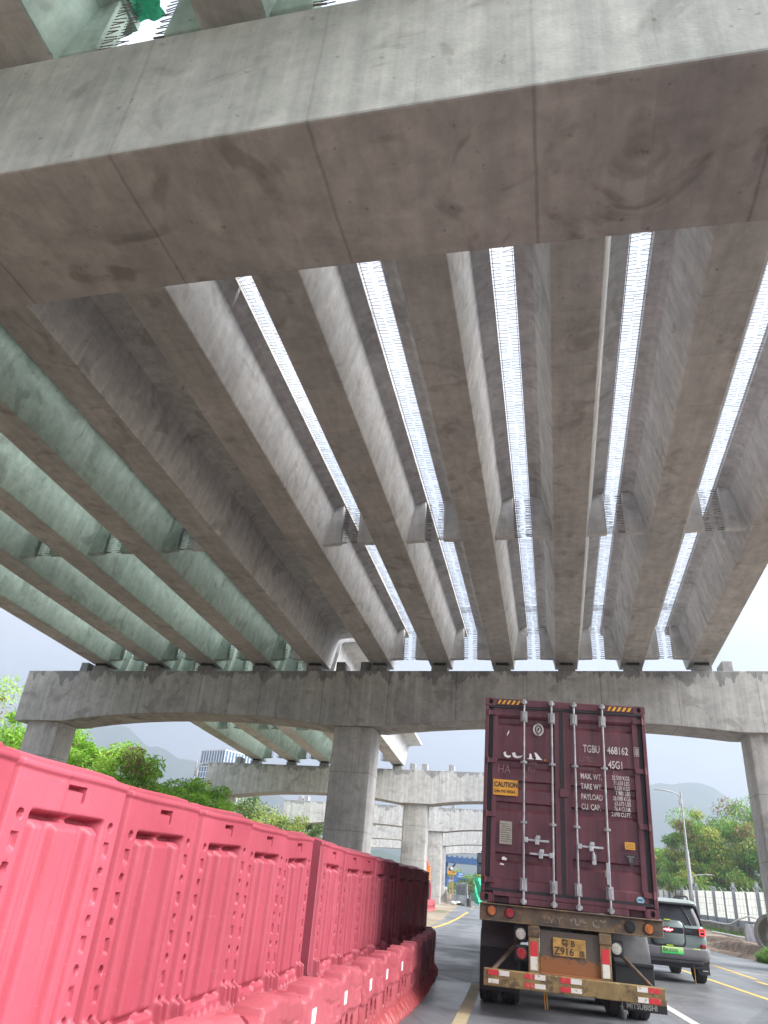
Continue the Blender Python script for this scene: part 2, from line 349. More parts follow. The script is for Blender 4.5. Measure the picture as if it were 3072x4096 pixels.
strip('yellow_side_marking',[(7.44+.04*(y-25),y) for y in np.arange(24.2,30,1.0)],.15,M['line_yellow'])
strip('yellow_side_marking',[(7.2,y) for y in np.arange(19,23.7,.9)],.15,M['line_yellow'])
strip('white_side_marking',[(7.6+(26.74-y)*2.6,y) for y in (26.74,26.6,26.4,26.2,26.0)],.5,M['line_white'])

# ------------------------------------------------------------------ girders
GH=1.70
def girder_mesh(name,L,fl,fr,mat,rl=True,rr=True,dl=True,dr=True,mids=(.54,),ed=.95):
    """concrete box girder along +Y from 0 to L, soffit at z=0; fl / fr flange half widths; r* = hairpin bars on that edge; d* = diaphragm stubs"""
    root=None
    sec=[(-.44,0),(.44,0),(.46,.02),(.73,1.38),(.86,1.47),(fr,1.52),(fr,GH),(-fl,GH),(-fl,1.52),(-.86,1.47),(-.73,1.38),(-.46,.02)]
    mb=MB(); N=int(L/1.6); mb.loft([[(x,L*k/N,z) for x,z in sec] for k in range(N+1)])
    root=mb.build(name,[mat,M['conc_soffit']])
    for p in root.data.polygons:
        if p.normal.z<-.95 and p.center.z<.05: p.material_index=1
    # hairpin loops
    for side,on,fw in ((-1,rl,fl),(1,rr,fr)):
        if not on: continue
        r=MB(); y=.12
        while y<L-.15:
            ln=.20+rnd.uniform(-.05,.035); zz=1.60+rnd.uniform(-.02,.02); sk=rnd.gauss(0,.022)
            a=side*fw; b=side*(fw+ln)
            if rnd.random()<.03: y+=.19; continue
            r.tube([(a,y,zz),(b,y+sk,zz),(b,y+.095+sk,zz),(a,y+.095,zz)],.0065,3,caps=False); y+=.19
        for z in (1.57,1.63): r.tube([(side*(fw+.03),.1,z),(side*(fw+.03),L-.1,z)],.006,3,caps=False)
        o=r.build('rebar_row',M['rebar'],root); o['kind']='stuff'
        if side>0 and dl and dr:
            t=MB()
            for k in range(7): t.tube([(fw+.0,L*.88+k*.09,1.64),(fw+.5,L*.88+k*.09+rnd.uniform(-.03,.03),1.64)],.007,3,caps=False)
            t.build('tie_bars',M['rebar'],root)
    # diaphragm stubs with projecting bars
    for yc,th in [(L*m,.19) for m in mids]+[(.55,.28),(L-ed,.28)]:
        for side,on,fw in ((-1,dl,fl),(1,dr,fr)):
            if not on: continue
            e=fw-.03
            poly=[(.44,.13),(e,.15),(e-.01,1.51),(.86,1.48),(.71,1.38)]
            d=MB(); d.prism([(side*a,b) for a,b in poly],'y',yc-th/2,yc+th/2)
            # splayed web thickening into the stub
            dg=d.build('diaphragm',mat,root,bevel=.015,segs=1)
            b=MB(); nb=16
            for k in range(nb):
                z=.20+1.25*k/(nb-1)
                for yy in (yc-th/2+.05,yc+th/2-.05):
                    ln=.19+rnd.uniform(-.03,.02)
                    b.tube([(side*e,yy,z),(side*(e+ln),yy+rnd.uniform(-.02,.02),z+rnd.uniform(-.03,.03))],.008 if k else .016,3)
            b.build('rebar_stub',M['rebar'],dg)['kind']='stuff'
    return root
def place_girder(o,a,b):
    """a, b: world soffit-centre points at the start and the end"""
    d=(b-a); y=d.normalized(); x=Vector((y.y,-y.x,0)).normalized(); x.z=.02; x.normalize(); z=x.cross(y).normalized(); x=y.cross(z)
    o.matrix_world=Matrix(((x.x,y.x,z.x,a.x),(x.y,y.y,z.y,a.y),(x.z,y.z,z.z,a.z),(0,0,0,1)))
def Gp(s,t): return BP(s,t,soffit(s,t))
S0,S1=5.52,30.55
LEN=(Gp(S1,0)-Gp(S0,0)).length
orig={}
def girder(kind,a,b,label,group,L):
    key=(kind,round(L,2))
    if key not in orig:
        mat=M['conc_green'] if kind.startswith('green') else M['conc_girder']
        k=kind.split('_')[1]
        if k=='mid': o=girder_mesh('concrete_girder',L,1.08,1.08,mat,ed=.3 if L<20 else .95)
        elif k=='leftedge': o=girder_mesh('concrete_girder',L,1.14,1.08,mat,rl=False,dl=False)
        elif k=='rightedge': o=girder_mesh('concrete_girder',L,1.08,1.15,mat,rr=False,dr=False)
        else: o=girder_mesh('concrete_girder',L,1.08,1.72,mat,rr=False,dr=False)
        orig[key]=o
    else: o=copy_tree(orig[key])
    place_girder(o,a,b); tag(o,label,'girder',group); return o
RT=[-7.27,-4.64,-1.98,.64,3.24,5.86]
rl_=['first girder of the right deck, with wide dark flange joint on its left','second grey girder from the left in the right deck, left of a bright gap',
'third grey girder of the right deck, between two bright gaps','fourth grey girder of the right deck, running almost straight up above the truck',
'fifth grey girder of the right deck, next to the outermost one','outermost right-hand girder of the deck with open sky beyond it']
for k,t in enumerate(RT):
    girder('grey_'+('leftedge' if k==0 else 'rightedge' if k==5 else 'mid'),Gp(S0,t),Gp(S1,t),rl_[k],'girders of the right deck',LEN)
LT=[-20.95,-18.15,-15.5,-12.8,-10.24]
ll_=['outermost left greenish girder with open sky below its edge','second greenish girder from the left in the left deck','third greenish girder in the middle of the left deck',
'fourth greenish girder of the left deck, beside the dark edge girder','inner edge girder of the left deck with a wide dark flange overhang']
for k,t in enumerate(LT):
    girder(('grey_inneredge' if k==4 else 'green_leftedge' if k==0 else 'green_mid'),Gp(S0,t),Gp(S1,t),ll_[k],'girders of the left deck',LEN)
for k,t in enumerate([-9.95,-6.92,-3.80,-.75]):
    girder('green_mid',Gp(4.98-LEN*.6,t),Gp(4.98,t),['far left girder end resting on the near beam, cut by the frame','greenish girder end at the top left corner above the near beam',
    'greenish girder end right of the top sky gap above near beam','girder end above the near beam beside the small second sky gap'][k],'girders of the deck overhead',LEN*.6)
P2S=54.6
p2t=[-22.35,-19.54,-16.96,-14.25,-11.36]
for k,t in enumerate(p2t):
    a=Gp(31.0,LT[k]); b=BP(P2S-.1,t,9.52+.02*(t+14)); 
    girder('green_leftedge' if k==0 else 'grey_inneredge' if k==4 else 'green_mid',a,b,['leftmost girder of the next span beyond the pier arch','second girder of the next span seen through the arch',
    'third girder of the next span seen through the arch','fourth girder of the next span, hidden behind the middle column','rightmost pale girder of the next span right of the middle column'][k],'girders of the next span',24.0)

# ------------------------------------------------------------------ piers
def arch_pts(x0,x1,z0,z1,rise,n=14):
    pts=[]
    for k in range(n+1):
        u=k/n; pts.append((x0+(x1-x0)*u,z0+(z1-z0)*u+rise*(1-abs(2*u-1)**2.3)))
    return pts
def pier(label,origin,rz,ztop,base,cols,ends,rises,matc,matcol,bear,blocks,depth=2.35,wid=1.85,colw=1.75,tilt=.0205,bev=.03):
    """local x across the deck, y along it; origin = centre of the cap on the ground line; ztop is the cap top at x=0"""
    root=empty('bridge_pier',origin,rz); tag(root,label,'pier','bridge piers')
    zt=lambda x: ztop+tilt*x
    zb=lambda x: zt(x)-depth
    poly=[(ends[0],zt(ends[0])),(ends[0],zb(ends[0]))]
    for k,c in enumerate(cols):
        poly+=[(c-colw/2-.3,zb(c-colw/2-.3)),(c+colw/2+.3,zb(c+colw/2+.3))]
        if k<len(cols)-1:
            x0,x1=c+colw/2+.3,cols[k+1]-colw/2-.3
            poly+=arch_pts(x0,x1,zb(x0),zb(x1),rises[k])[1:-1]
    poly+=[(ends[1],zb(ends[1])),(ends[1],zt(ends[1]))]
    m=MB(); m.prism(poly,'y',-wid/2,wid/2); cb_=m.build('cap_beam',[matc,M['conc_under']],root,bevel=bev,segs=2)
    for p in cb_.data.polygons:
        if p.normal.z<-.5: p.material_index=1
    h=colw/2; y=wid/2-.2; ch=.15
    for c in cols:
        ring=[(c-h+ch,-y),(c+h-ch,-y),(c+h-ch*.3,-y+ch*.3),(c+h,-y+ch),(c+h,y-ch),(c+h-ch*.3,y-ch*.3),(c+h-ch,y),(c-h+ch,y),(c-h+ch*.3,y-ch*.3),(c-h,y-ch),(c-h,-y+ch),(c-h+ch*.3,-y+ch*.3)]
        m=MB(); zz=[base-.6]+[base+(zb(c)-base)*k/6 for k in range(1,6)]+[zb(c)]
        m.loft([[(a,b,z) for a,b in ring] for z in zz],caps=False); m.build('column',matcol,root,smooth=30)
    for (bx,by,hz) in bear:
        z0=zt(bx); 
        m=MB(); m.box(bx-.34,bx+.34,by-.30,by+.30,z0-.01,z0+hz-.12); m.build('plinth',matc,root,bevel=.01,segs=1)
        m=MB(); m.box(bx-.26,bx+.26,by-.26,by+.26,z0+hz-.12,z0+hz); m.build('bearing_pad',M['rubber'],root)
    for bx in blocks:
        m=MB(); m.prism([(-.55,zt(bx)-.02),(.55,zt(bx)-.02),(.5,zt(bx)+.52),(-.5,zt(bx)+.52)],'x',bx-.2,bx+.2); m.build('shear_block',matc,root,bevel=.02,segs=1)
    return root
OFF=-8.2
def allbear(ts,y,zs,s,top): return [(t-OFF,y,zs(s,t)-(top+.0205*(t-OFF))) for t in ts]
# near pier, overhead
top0=1.4+9.80-.28-.0205*0+.02*0
zt0=11.46+.02*OFF-.0428*5.4-.42+.13; TL0=-.005
bb=[(t-OFF,.62,soffit(5.98,t)-(zt0+TL0*(t-OFF))) for t in LT+RT]+[(t-OFF,-.35,soffit(4.6,t)-(zt0+TL0*(t-OFF))) for t in (-9.95,-6.92,-3.8,-.75)]
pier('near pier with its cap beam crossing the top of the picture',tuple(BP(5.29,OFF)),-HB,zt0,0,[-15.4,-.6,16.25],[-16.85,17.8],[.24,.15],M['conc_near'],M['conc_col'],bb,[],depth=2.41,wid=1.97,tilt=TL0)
# pier with the arch in the middle distance
zt1=1.4+8.41+.0205*OFF
bb=[(t-OFF,-.55,soffit(29.95,t)-(zt1+.0205*(t-OFF))) for t in LT+RT]+[(t-OFF,.6,soffit(31.0,t)-(zt1+.0205*(t-OFF))) for t in LT]
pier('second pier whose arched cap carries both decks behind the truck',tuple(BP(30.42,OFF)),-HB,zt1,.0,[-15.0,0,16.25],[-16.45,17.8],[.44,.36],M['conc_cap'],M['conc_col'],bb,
     [-22.0-OFF,-9.12-OFF,-7.9-OFF-.1,6.85-OFF])
def fpier(lab,s,tc,rz,zt,base,bear=(),blocks=()):
    return pier(lab,tuple(BP(s,tc)),-HB+rz,zt,base,[-15.0,0,12.2],[-16.2,13.7],[.44,.36],M['conc_far'],M['conc_col'],bear,blocks,depth=2.3,wid=1.9)
zt2=9.24
fpier('third pier, under the end of the next span',P2S+.5,-9.85,R_(3.2),zt2,.2,[(t+9.85,-.5,9.52+.02*(t+14)-(zt2+.0205*(t+9.85))) for t in p2t],[-14.0,-.4,.5,2.5])
fpier('fourth pier with no girders on it yet, rusty stubs on top',80.4,-12.35,R_(5.3),9.28,.38,(),[-14.6,-13.9,-.3,.6,1.9])
fpier('fifth pier with bare cap behind the fourth',105.4,-15.4,R_(7.3),9.32,.5,(),[-.3,.6])
fpier('sixth pier, the farthest bare cap down the road',130.4,-19.1,R_(9.0),9.4,.7,(),[])
# plastic straps hanging from the flanges
def strap(label,s,t,z,ln,sway):
    a=BP(s,t,z); m=MB(); b=a+Vector((sway,-.05,-ln))
    m.tube([a,a+(b-a)*.5+Vector((.012,0,0)),b,b+Vector((.03,0,.01)),a+(b-a)*.5+Vector((.045,0,0)),a+Vector((.035,0,0))],.007,4)
    o=m.build('hanging_strap',M['strap']); return tag(o,label,'strap','straps hanging under the decks')
strap('long looped strap hanging in the dark joint between the two decks',10.3,-8.5,soffit(10.3,-8.5)+1.5,.95,-.10)
strap('short strap beside the long looped one under the dark joint',12.4,-8.5,soffit(12.4,-8.5)+1.5,.6,-.06)
strap('looped strap under the second girder flange near the beam',10.0,-6.2,soffit(10,-6.2)+1.5,.8,-.08)
strap('thin strap hanging from the outer right flange',14.5,4.65,soffit(14.5,4.6)+1.25,1.1,.06)
strap('small strap stub under the left deck',11.0,-11.6,soffit(11,-11.6)+1.25,.35,-.03)
strap('faint thin strap below the left deck flange',13.2,-11.6,soffit(13.2,-11.6)+1.25,.9,-.1)

m=MB(); V=[];F=[]
for j in range(13):
    for i in range(9):
        t=-5.84+.52*i/8+.03*math.sin(j*1.7)-.14*(j/12); s_=4.1+.92*j/12
        q=BP(s_,t,soffit(s_,t)+1.76+.05*math.sin(i*1.3+j*.9)-.05*(i/8)); V.append(tuple(q))
for j in range(12):
    for i in range(8): F.append((j*9+i,j*9+i+1,(j+1)*9+i+1,(j+1)*9+i))
m.add(V,F); tag(m.build('safety_net',M['green_net'],smooth=70),'bright green safety netting in the sky gap at the top left corner','netting')
# ------------------------------------------------------------------ tall red barriers (moulded plastic, height field fronts)
def ss(a,b,x): 
    k=np.clip((x-a)/(b-a),0,1); return k*k*(3-2*k)
def band(x,a,b,e=.012): return ss(a-e,a+e,x)*(1-ss(b-e,b+e,x))
def field_shell(name,U,Vv,depth,zmap,thick,mat,parent=None):
    """front grid (towards local -Y) closed with side, top and back faces"""
    nu,nv=len(U),len(Vv); uu,vv=np.meshgrid(U,Vv)
    d=depth(uu,vv); z=zmap(uu,vv)
    P=np.stack([uu,-d,z],-1).reshape(-1,3)
    idx=np.arange(nu*nv).reshape(nv,nu)
    F=np.stack([idx[:-1,:-1],idx[:-1,1:],idx[1:,1:],idx[1:,:-1]],-1).reshape(-1,4)
    rim=np.concatenate([idx[0,:],idx[1:,-1],idx[-1,-2::-1],idx[-2:0:-1,0]])
    Q=P[rim].copy(); mz=Q[:,2].max(); Q[:,1]=thick-np.where(Q[:,2]<.3,0,0.02)
    nb=len(P); n=len(rim); R=np.stack([rim,nb+np.arange(n),nb+(np.arange(n)+1)%n,np.roll(rim,-1)],-1)
    V=np.concatenate([P,Q]); 
    # back face as strips between the left and right rim columns
    left=[nb+int(np.where(rim==i)[0][0]) for i in idx[:,0]]; right=[nb+int(np.where(rim==i)[0][0]) for i in idx[:,-1]]
    B=np.array([(left[k],left[k+1],right[k+1],right[k]) for k in range(nv-1)])
    o=npmesh(name,V,np.concatenate([F,R,B]),mat,parent); o.data.set_sharp_from_angle(angle=R_(50)); return o
TW=1.0
def tall_depth(u,v):
    d=np.zeros_like(u)
    d-=.045*ss(.465,.5,np.abs(u))                                   # rounded vertical edges
    d-=.10*ss(1.78,1.83,v)                                          # rolled top
    d+=.012*band(v,1.755,1.80,.01)
    d+=.10*(1-ss(0,.62,v))                                          # flared foot
    pan=band(np.abs(u),-1,.305,.02)*band(v,.60,1.575,.02)
    d-=.045*pan
    rib=band(np.abs(u),.185,.275,.02)+band(np.abs(u),-1,.105,.02)
    d+=.052*rib*band(v,.62,1.535,.03)
    slot=(band(u,-.285,-.03,.012)+band(u,.03,.285,.012))*band(v,1.548,1.578,.008)
    slot=np.maximum(slot,band(u,.268,.292,.008)*band(v,1.46,1.578,.01)); d-=.055*slot
    hook=np.maximum(band(u,-.075,.075,.006)*band(v,1.700,1.720,.005),band(u,.057,.078,.004)*band(v,1.645,1.72,.007)); d-=.055*hook
    side=np.abs(u)
    for k in range(9):
        zz=.66+.112*k
        if k%2==0: d-=.06*(1-ss(.013,.024,np.hypot(side-.385,(v-zz)*.9)))
        else: d-=.022*band(side,.362,.408,.004)*band(v,zz-.034,zz+.034,.005)
    ang=.5+.5*np.cos(2*PI*u/.105)
    fin=ang**.8*(1-ss(.50,.56,v+.05*(1-ang)))
    d+=.055*fin
    dbl=(band(side,.335,.365,.012)+band(side,.425,.455,.012))*(1-ss(.64,.68,v)); d+=.05*dbl
    d-=.025*band(np.abs(u),-1,.10,.01)*band(v,.565,.60,.01)
    return d
Ut=np.concatenate([-np.linspace(.5,.33,32)[:-1],np.linspace(-.33,.33,70),np.linspace(.33,.5,32)[1:]]); Vt=np.concatenate([np.linspace(0,.5,38)[:-1],np.linspace(.5,.7,26)[:-1],np.linspace(.7,1.43,70)[:-1],np.linspace(1.43,1.83,62)])
tb=field_shell('tall_barrier',Ut,Vt,tall_depth,lambda u,v:v+.006*np.sin(u*5),.38,M['red_plastic'])
ty=[1.62,2.66,3.70,4.74,5.76,6.76,7.75,9.22,10.27,11.31,12.35,13.38,14.40,15.42,16.45,17.45]
tlab=['tall red barrier cut off by the left frame edge','nearest tall red barrier, filling the lower left','second tall red barrier from the left with its slot shape near the column foot',
'tall red barrier three along from the frame edge','tall red barrier four along from the frame edge','tall red barrier five along, two before the open slit',
'tall red barrier just left of the open slit in the row','tall red barrier just right of the open slit, leaning a little','second tall red barrier beyond the open slit','third tall red barrier beyond the open slit',
'fourth tall red barrier beyond the open slit','fifth tall red barrier beyond the open slit','sixth tall red barrier beyond the open slit','fourth tall red barrier from the dark far end of its row','third tall red barrier from the far end of its row','last tall red barrier at the far end of its row']
slope=math.atan(.06)
for k,y in enumerate(ty):
    o=tb if k==0 else tb.copy()
    if k: COL.objects.link(o)
    x=-2.30+.06*y
    o.location=(x+rnd.uniform(-.015,.015),y,ground(x,y)+rnd.uniform(-.006,.01)); 
    o.rotation_euler=(rnd.uniform(-.008,.008),rnd.uniform(-.010,.010)+(.02 if k==7 else -.012 if k==6 else 0),PI/2-slope+rnd.uniform(-.008,.008)); o.scale=(1.04 if k not in (6,7) else 1.02,1,rnd.uniform(.995,1.005))
    tag(o,tlab[k] if k<len(tlab) else None,'barrier','tall red barriers beside the lane')
# two more farther down the road
for k,(x,y) in enumerate([(-4.75,66.5),(-4.62,67.6)]):
    o=tb.copy(); COL.objects.link(o); o.location=(x,y,ground(x,y)); o.rotation_euler=(0,0,PI/2-.1 if k else .25)
    tag(o,['distant tall red barrier below the orange warning board','distant tall red barrier hidden behind the one below the orange board'][k],'barrier','distant red barriers')
# ------------------------------------------------------------------ low barriers
LW=1.12
def low_z(u,v):
    top=.72-.055*band(u,-.56,-.36,.012)-.03*band(u,.20,.56,.012)+.02*band(u,-.12,.06,.012)
    return v*top/.72
def low_depth(u,v):
    d=np.zeros_like(u); a=np.abs(u)
    d-=.03*ss(.53,.56,a); d-=.03*ss(.695,.72,v)
    d+=.014*ss(.405,.425,v)
    d-=.005*band(v,.565,.595,.006)*band(u,-.02,.5,.03)
    d-=.008*band(u,.10,.30,.02)*band(v,.50,.58,.02)
    for c in (-.25,0.0,.25): d-=.085*(1-ss(.75,1.0,np.sqrt(((u-c)/.058)**2+((v-.285)/.10)**2)))
    d-=.010*band(a,-1,.43,.02)*band(v,.13,.395,.015)
    d+=.07*(1-ss(.0,.15,v)); 
    tooth=.5+.5*np.cos(2*PI*u/.093); d+=.022*tooth*(1-ss(.07,.17,v+.04*np.sin(u*21)))
    d-=.02*band(a,.47,.52,.01)*band(v,.46,.54,.01)
    d+=.003*np.sin(u*31+v*17)*np.sin(v*23)
    return d
Ul=np.linspace(-.56,.56,105); Vl=np.linspace(0,.72,78)
lb=field_shell('low_barrier',Ul,Vl,low_depth,low_z,.20,M['low_plastic'])
m=MB(); m.prism([(-.05,-.048),(.05,-.043),(.055,.05),(-.045,.047)],'y',-.021,.0,T=Matrix.Translation((-.28,0,.535))); rs=m.build('reflector',M['reflector'],lb)
ly=[3.05,4.18,5.30,6.42,7.55,8.68,9.80,10.92,12.05,13.17,14.30,15.42]
names=['low pink barrier cut by the bottom frame edge','low pink barrier second from the bottom edge','low pink barrier nearest with a white square low in the corner','low pink barrier with the largest white square and dark ovals',
'low pink barrier with the second white square from the bottom','low pink barrier with the third white square from the bottom','low pink barrier with the smallest white square','low pink barrier just past the last white square',
'scuffed low barrier halfway to the far bend','scuffed low barrier before the far bend','dirty low barrier at the start of the bend','dirty low barrier in the bend']
lowx=lambda y: float(np.interp(y,[3,5.5,10,12.8,14.7,16.8],[-1.38,-1.26,-1.05,-.94,-.91,-.95]))
pts=[(lowx(y),y,PI/2-math.atan((lowx(y+.6)-lowx(y-.6))/1.2)) for y in ly]
pts+=[(-.95,16.53,PI/2+.05),(-1.08,17.62,PI/2+.18),(-1.35,18.68,PI/2+.32),(-1.77,19.68,PI/2+.5)]
names+=['dirty low barrier just round the bend','second dirty low barrier past the bend','third dirty low barrier past the bend','last low barrier closing the bend behind the tall row']
for k,(x,y,a) in enumerate(pts):
    o=lb if k==0 else lb.copy()
    if k: COL.objects.link(o)
    o.location=(x+rnd.uniform(-.015,.015),y,ground(x,y)+.004); o.rotation_euler=(rnd.uniform(-.01,.01),rnd.uniform(-.01,.01),a+rnd.uniform(-.025,.025))
    tag(o,names[k],'barrier','low pink barriers in front of the tall row')
    if 0<k<8:
        r2=rs.copy(); COL.objects.link(r2); r2.parent=o
for k in range(3):
    o=lb.copy(); COL.objects.link(o); x,y=-3.95+k*.15,58.5+k*1.13; o.location=(x,y,ground(x,y)); o.rotation_euler=(0,0,PI/2-.15)
    tag(o,['nearest of three small distant red barriers on the sand','middle one of three distant low red barriers','farthest of three distant low red barriers'][k],'barrier','distant red barriers')

# ------------------------------------------------------------------ container truck
n=NB('maroon_container_paint'); p=n.obj(rand=False)
c=n.ramp(n.noise(p,1.4,5,.6,.3),.32,.68,(.105,.026,.038),(.150,.044,.056))
c=n.mix(c,n.ramp(n.noise(n.obj((14,14,.5),rand=False),1.0,5,.65),.35,.72,(.62,.60,.60),(1.2,1.2,1.2)),.85,'MULTIPLY')
c=n.mix(c,(.30,.22,.20),n.ramp(n.noise(n.obj((1.2,1.2,5),rand=False),2.0,6,.75),.66,.74,(0,0,0),(.35,.35,.35)))
c=n.mix(c,(.10,.045,.03),n.ramp(n.noise(p,11,5,.7),.68,.72,(0,0,0),(.7,.7,.7)))
n.bump(n.noise(p,2.2,4),.35,.03); M['maroon']=n.fin(c,n.ramp(n.noise(p,2,5),.3,.7,(.34,.34,.34),(.55,.55,.55)),0,.5)
n=NB('rusty_trailer_paint'); p=n.obj(rand=False)
c=n.ramp(n.noise(p,2.6,6,.7,.5),.36,.62,(.065,.055,.05),(.17,.12,.07))
c=n.mix(c,(.34,.15,.045),n.ramp(n.noise(n.obj((1,1,1.6),rand=False),3.7,6,.75,.4),.56,.66,(0,0,0),(.8,.8,.8)))
c=n.mix(c,(.05,.045,.042),n.ramp(n.noise(p,1.6,4,.6,.3),.55,.68,(0,0,0),(.7,.7,.7)))
n.bump(n.noise(p,14,6,.7),.35,.01); M['rustpaint']=n.fin(c,.75,0,.35)
n=NB('ochre_bumper_paint'); p=n.obj(rand=False)
c=n.ramp(n.noise(p,3.2,6,.7,.4),.35,.65,(.20,.135,.055),(.32,.23,.10)); c=n.mix(c,(.09,.06,.04),n.ramp(n.noise(p,5.5,6,.75),.50,.60,(0,0,0),(.85,.85,.85)))
n.bump(n.noise(p,14,6,.7),.3,.01); M['ochre']=n.fin(c,.7,0,.35)
n=NB('orange_rust_panel'); p=n.obj(rand=False); o=n.sep(False)
g=n.math('ADD',o[2],n.math('MULTIPLY',n.noise(p,4,5,.7),.5))
c=n.ramp(g,.98,1.22,(.28,.115,.045),(.11,.09,.075)); c=n.mix(c,(.07,.055,.05),n.ramp(n.noise(p,5,5,.7),.58,.66,(0,0,0),(.8,.8,.8)))
n.bump(n.noise(p,12,5,.7),.3,.01); M['rustpanel']=n.fin(c,.75,0,.35)
def worn(name,col,th=.5):
    n=NB(name); p=n.obj(rand=False); q=n.ramp(n.noise(p,16,5,.75),th-.03,th+.03,(1,1,1),(0,0,0)); c=n.mix((.36,.28,.14),col,q); return n.fin(c,.4,0,.45)
M['tape_red']=worn('worn_red_reflective_tape',(.62,.035,.05),.6); M['tape_white']=worn('worn_white_reflective_tape',(.72,.70,.64),.6)
n=NB('faded_flaking_print'); p=n.obj(rand=False); c=n.mix((.115,.085,.055),(.27,.245,.215),n.ramp(n.noise(p,13,5,.75),.46,.56)); M['fadedprint']=n.fin(c,.8,0,.3)
M['red_lens']=simple('red_lens',(.33,.02,.025),.22,0,.2,20); M['amber_lens']=simple('amber_lens',(.50,.16,.04),.25,0,.2,20); M['clear_lens']=simple('clear_lens',(.50,.48,.42),.25,0,.2,20)
M['gasket']=simple('black_door_gasket',(.016,.014,.016),.6,0,.2,6)
M['galv_worn']=simple('worn_galvanised_rod',(.34,.34,.35),.55,.4,.35,9)
M['plate_yellow']=simple('dirty_yellow_plate',(.40,.225,.055),.6,0,.45,9)
M['dirty_white']=simple('faded_white_print',(.50,.46,.45),.65,0,.35,9)
M['chalk']=simple('chalk_scrawl',(.26,.15,.16),.8,0,.3,20)

CW,CH,CLn=2.438,2.896,12.19
CM=Matrix.Translation((1.181,11.62,1.333))@Matrix.Rotation(-R_(.736),4,'Z')@Matrix.Rotation(R_(.872),4,'Y')
ct=empty('shipping_container'); ct.matrix_world=CM
tag(ct,'maroon forty foot shipping container on the trailer, doors facing the camera','container')
h=CW/2
# outer shell: corrugated sides, roof, floor; door frame at the rear end
m=MB()
for s in (-1,1):
    ring=[]; y=.12; prof=[]
    while y<CLn-.12:
        prof+=[(y,0),(y+.07,0),(y+.105,.036),(y+.175,.036),(y+.21,0)]; y+=.28
    top=[(s*(h-.012-d),yy,CH-.10) for yy,d in prof]; bot=[(s*(h-.012-d),yy,.16) for yy,d in prof]
    vs=bot+top; k=len(prof); m.add(vs,[(i,i+1,k+i+1,k+i) for i in range(k-1)])
m.box(-h+.02,h-.02,.10,CLn-.05,CH-.06,CH-.03); m.box(-h+.02,h-.02,.10,CLn-.05,.10,.14); m.box(-h+.03,h-.03,CLn-.1,CLn-.05,.14,CH-.06)
m.build('side_wall',M['maroon'],ct)
for s in (-1,1):
    m=MB(); m.box(s*h-.06 if s>0 else -h,h if s>0 else -h+.06,.13,CLn-.1,CH-.10,CH-.001); m.box(s*h-.06 if s>0 else -h,h if s>0 else -h+.06,.13,CLn-.1,0,.16); m.build('side_rail',M['maroon'],ct)
# rear frame
m=MB(); m.box(-h+.17,h-.17,.0,.16,CH-.112,CH-.004); m.build('header',M['maroon'],ct,bevel=.008)
m=MB(); 
for a,b in ((-h+.17,-h+.20),(-h+.44,.80-h+1.0-.44),(h-.44-.0,h-.17)):
    pass
m.box(-h+.17,h-.17,.0,.16,.085,.15); m.box(-h+.17,-h+.19,.0,.16,.0,.085); m.box(-h+.40,h-.40,.0,.16,.0,.085); m.box(h-.19,h-.17,.0,.16,.0,.085); m.box(-h+.19,h-.19,.10,.16,.0,.085,0)
m.build('door_sill',M['maroon'],ct,bevel=.006,segs=1)
for s in (-1,1):
    m=MB(); x0,x1=(h-.055,h) if s>0 else (-h,-h+.055); m.box(x0,x1,.0,.16,.122,CH-.122); m.box(x0+(-.06 if s>0 else .055),x1+(-.055 if s>0 else .06),.09,.16,.122,CH-.122); m.build('corner_post',M['maroon'],ct,bevel=.008)
    for z0,z1 in ((0,.118),(CH-.118,CH)):
        # corner casting with an oval opening on the rear face
        cx=s*(h-.082); cz=(z0+z1)/2; m=MB(); n_=20
        hw,hh=.089,(z1-z0)/2
        outer=[];inner=[];deep=[]
        for k in range(n_):
            a=2*PI*(k+.5)/n_; ca,sa=math.cos(a),math.sin(a); tt=min(hw/max(abs(ca),1e-6),hh/max(abs(sa),1e-6))
            outer.append((cx+ca*tt,-.004,cz+sa*tt)); inner.append((cx+ca*.030,-.004,cz+sa*.042)); deep.append((cx+ca*.030,.06,cz+sa*.042))
        ob=[(x,.17,z) for x,_,z in outer]
        m.loft([ob,outer,inner,deep],caps=True); m.build('corner_casting',M['maroon'],ct,smooth=30)
        m=MB(); m.lathe([(.0,.05),(.036,.05),(.036,.058),(.0,.058)],14,axis='y',T=Matrix.Translation((cx,0,cz))); m.build('casting_hole',M['gasket'],ct)
# hazard stripes on the header
for s in (-1,1):
    m=MB(); x0=-h+.185 if s<0 else h-.185-.37
    m.box(x0,x0+.37,-.004,.0,CH-.092,CH-.028,0)
    for k in range(5):
        a=x0+.075*k; m.add([(max(x0,a-.012),-.0062,CH-.092),(min(x0+.37,a+.03),-.0062,CH-.092),(min(x0+.37,a+.07),-.0062,CH-.028),(min(x0+.37,a+.028),-.0062,CH-.028)],[(0,1,2,3)],1)
    m.build('hazard_stripe',[M['black'],M['yellow']],ct)
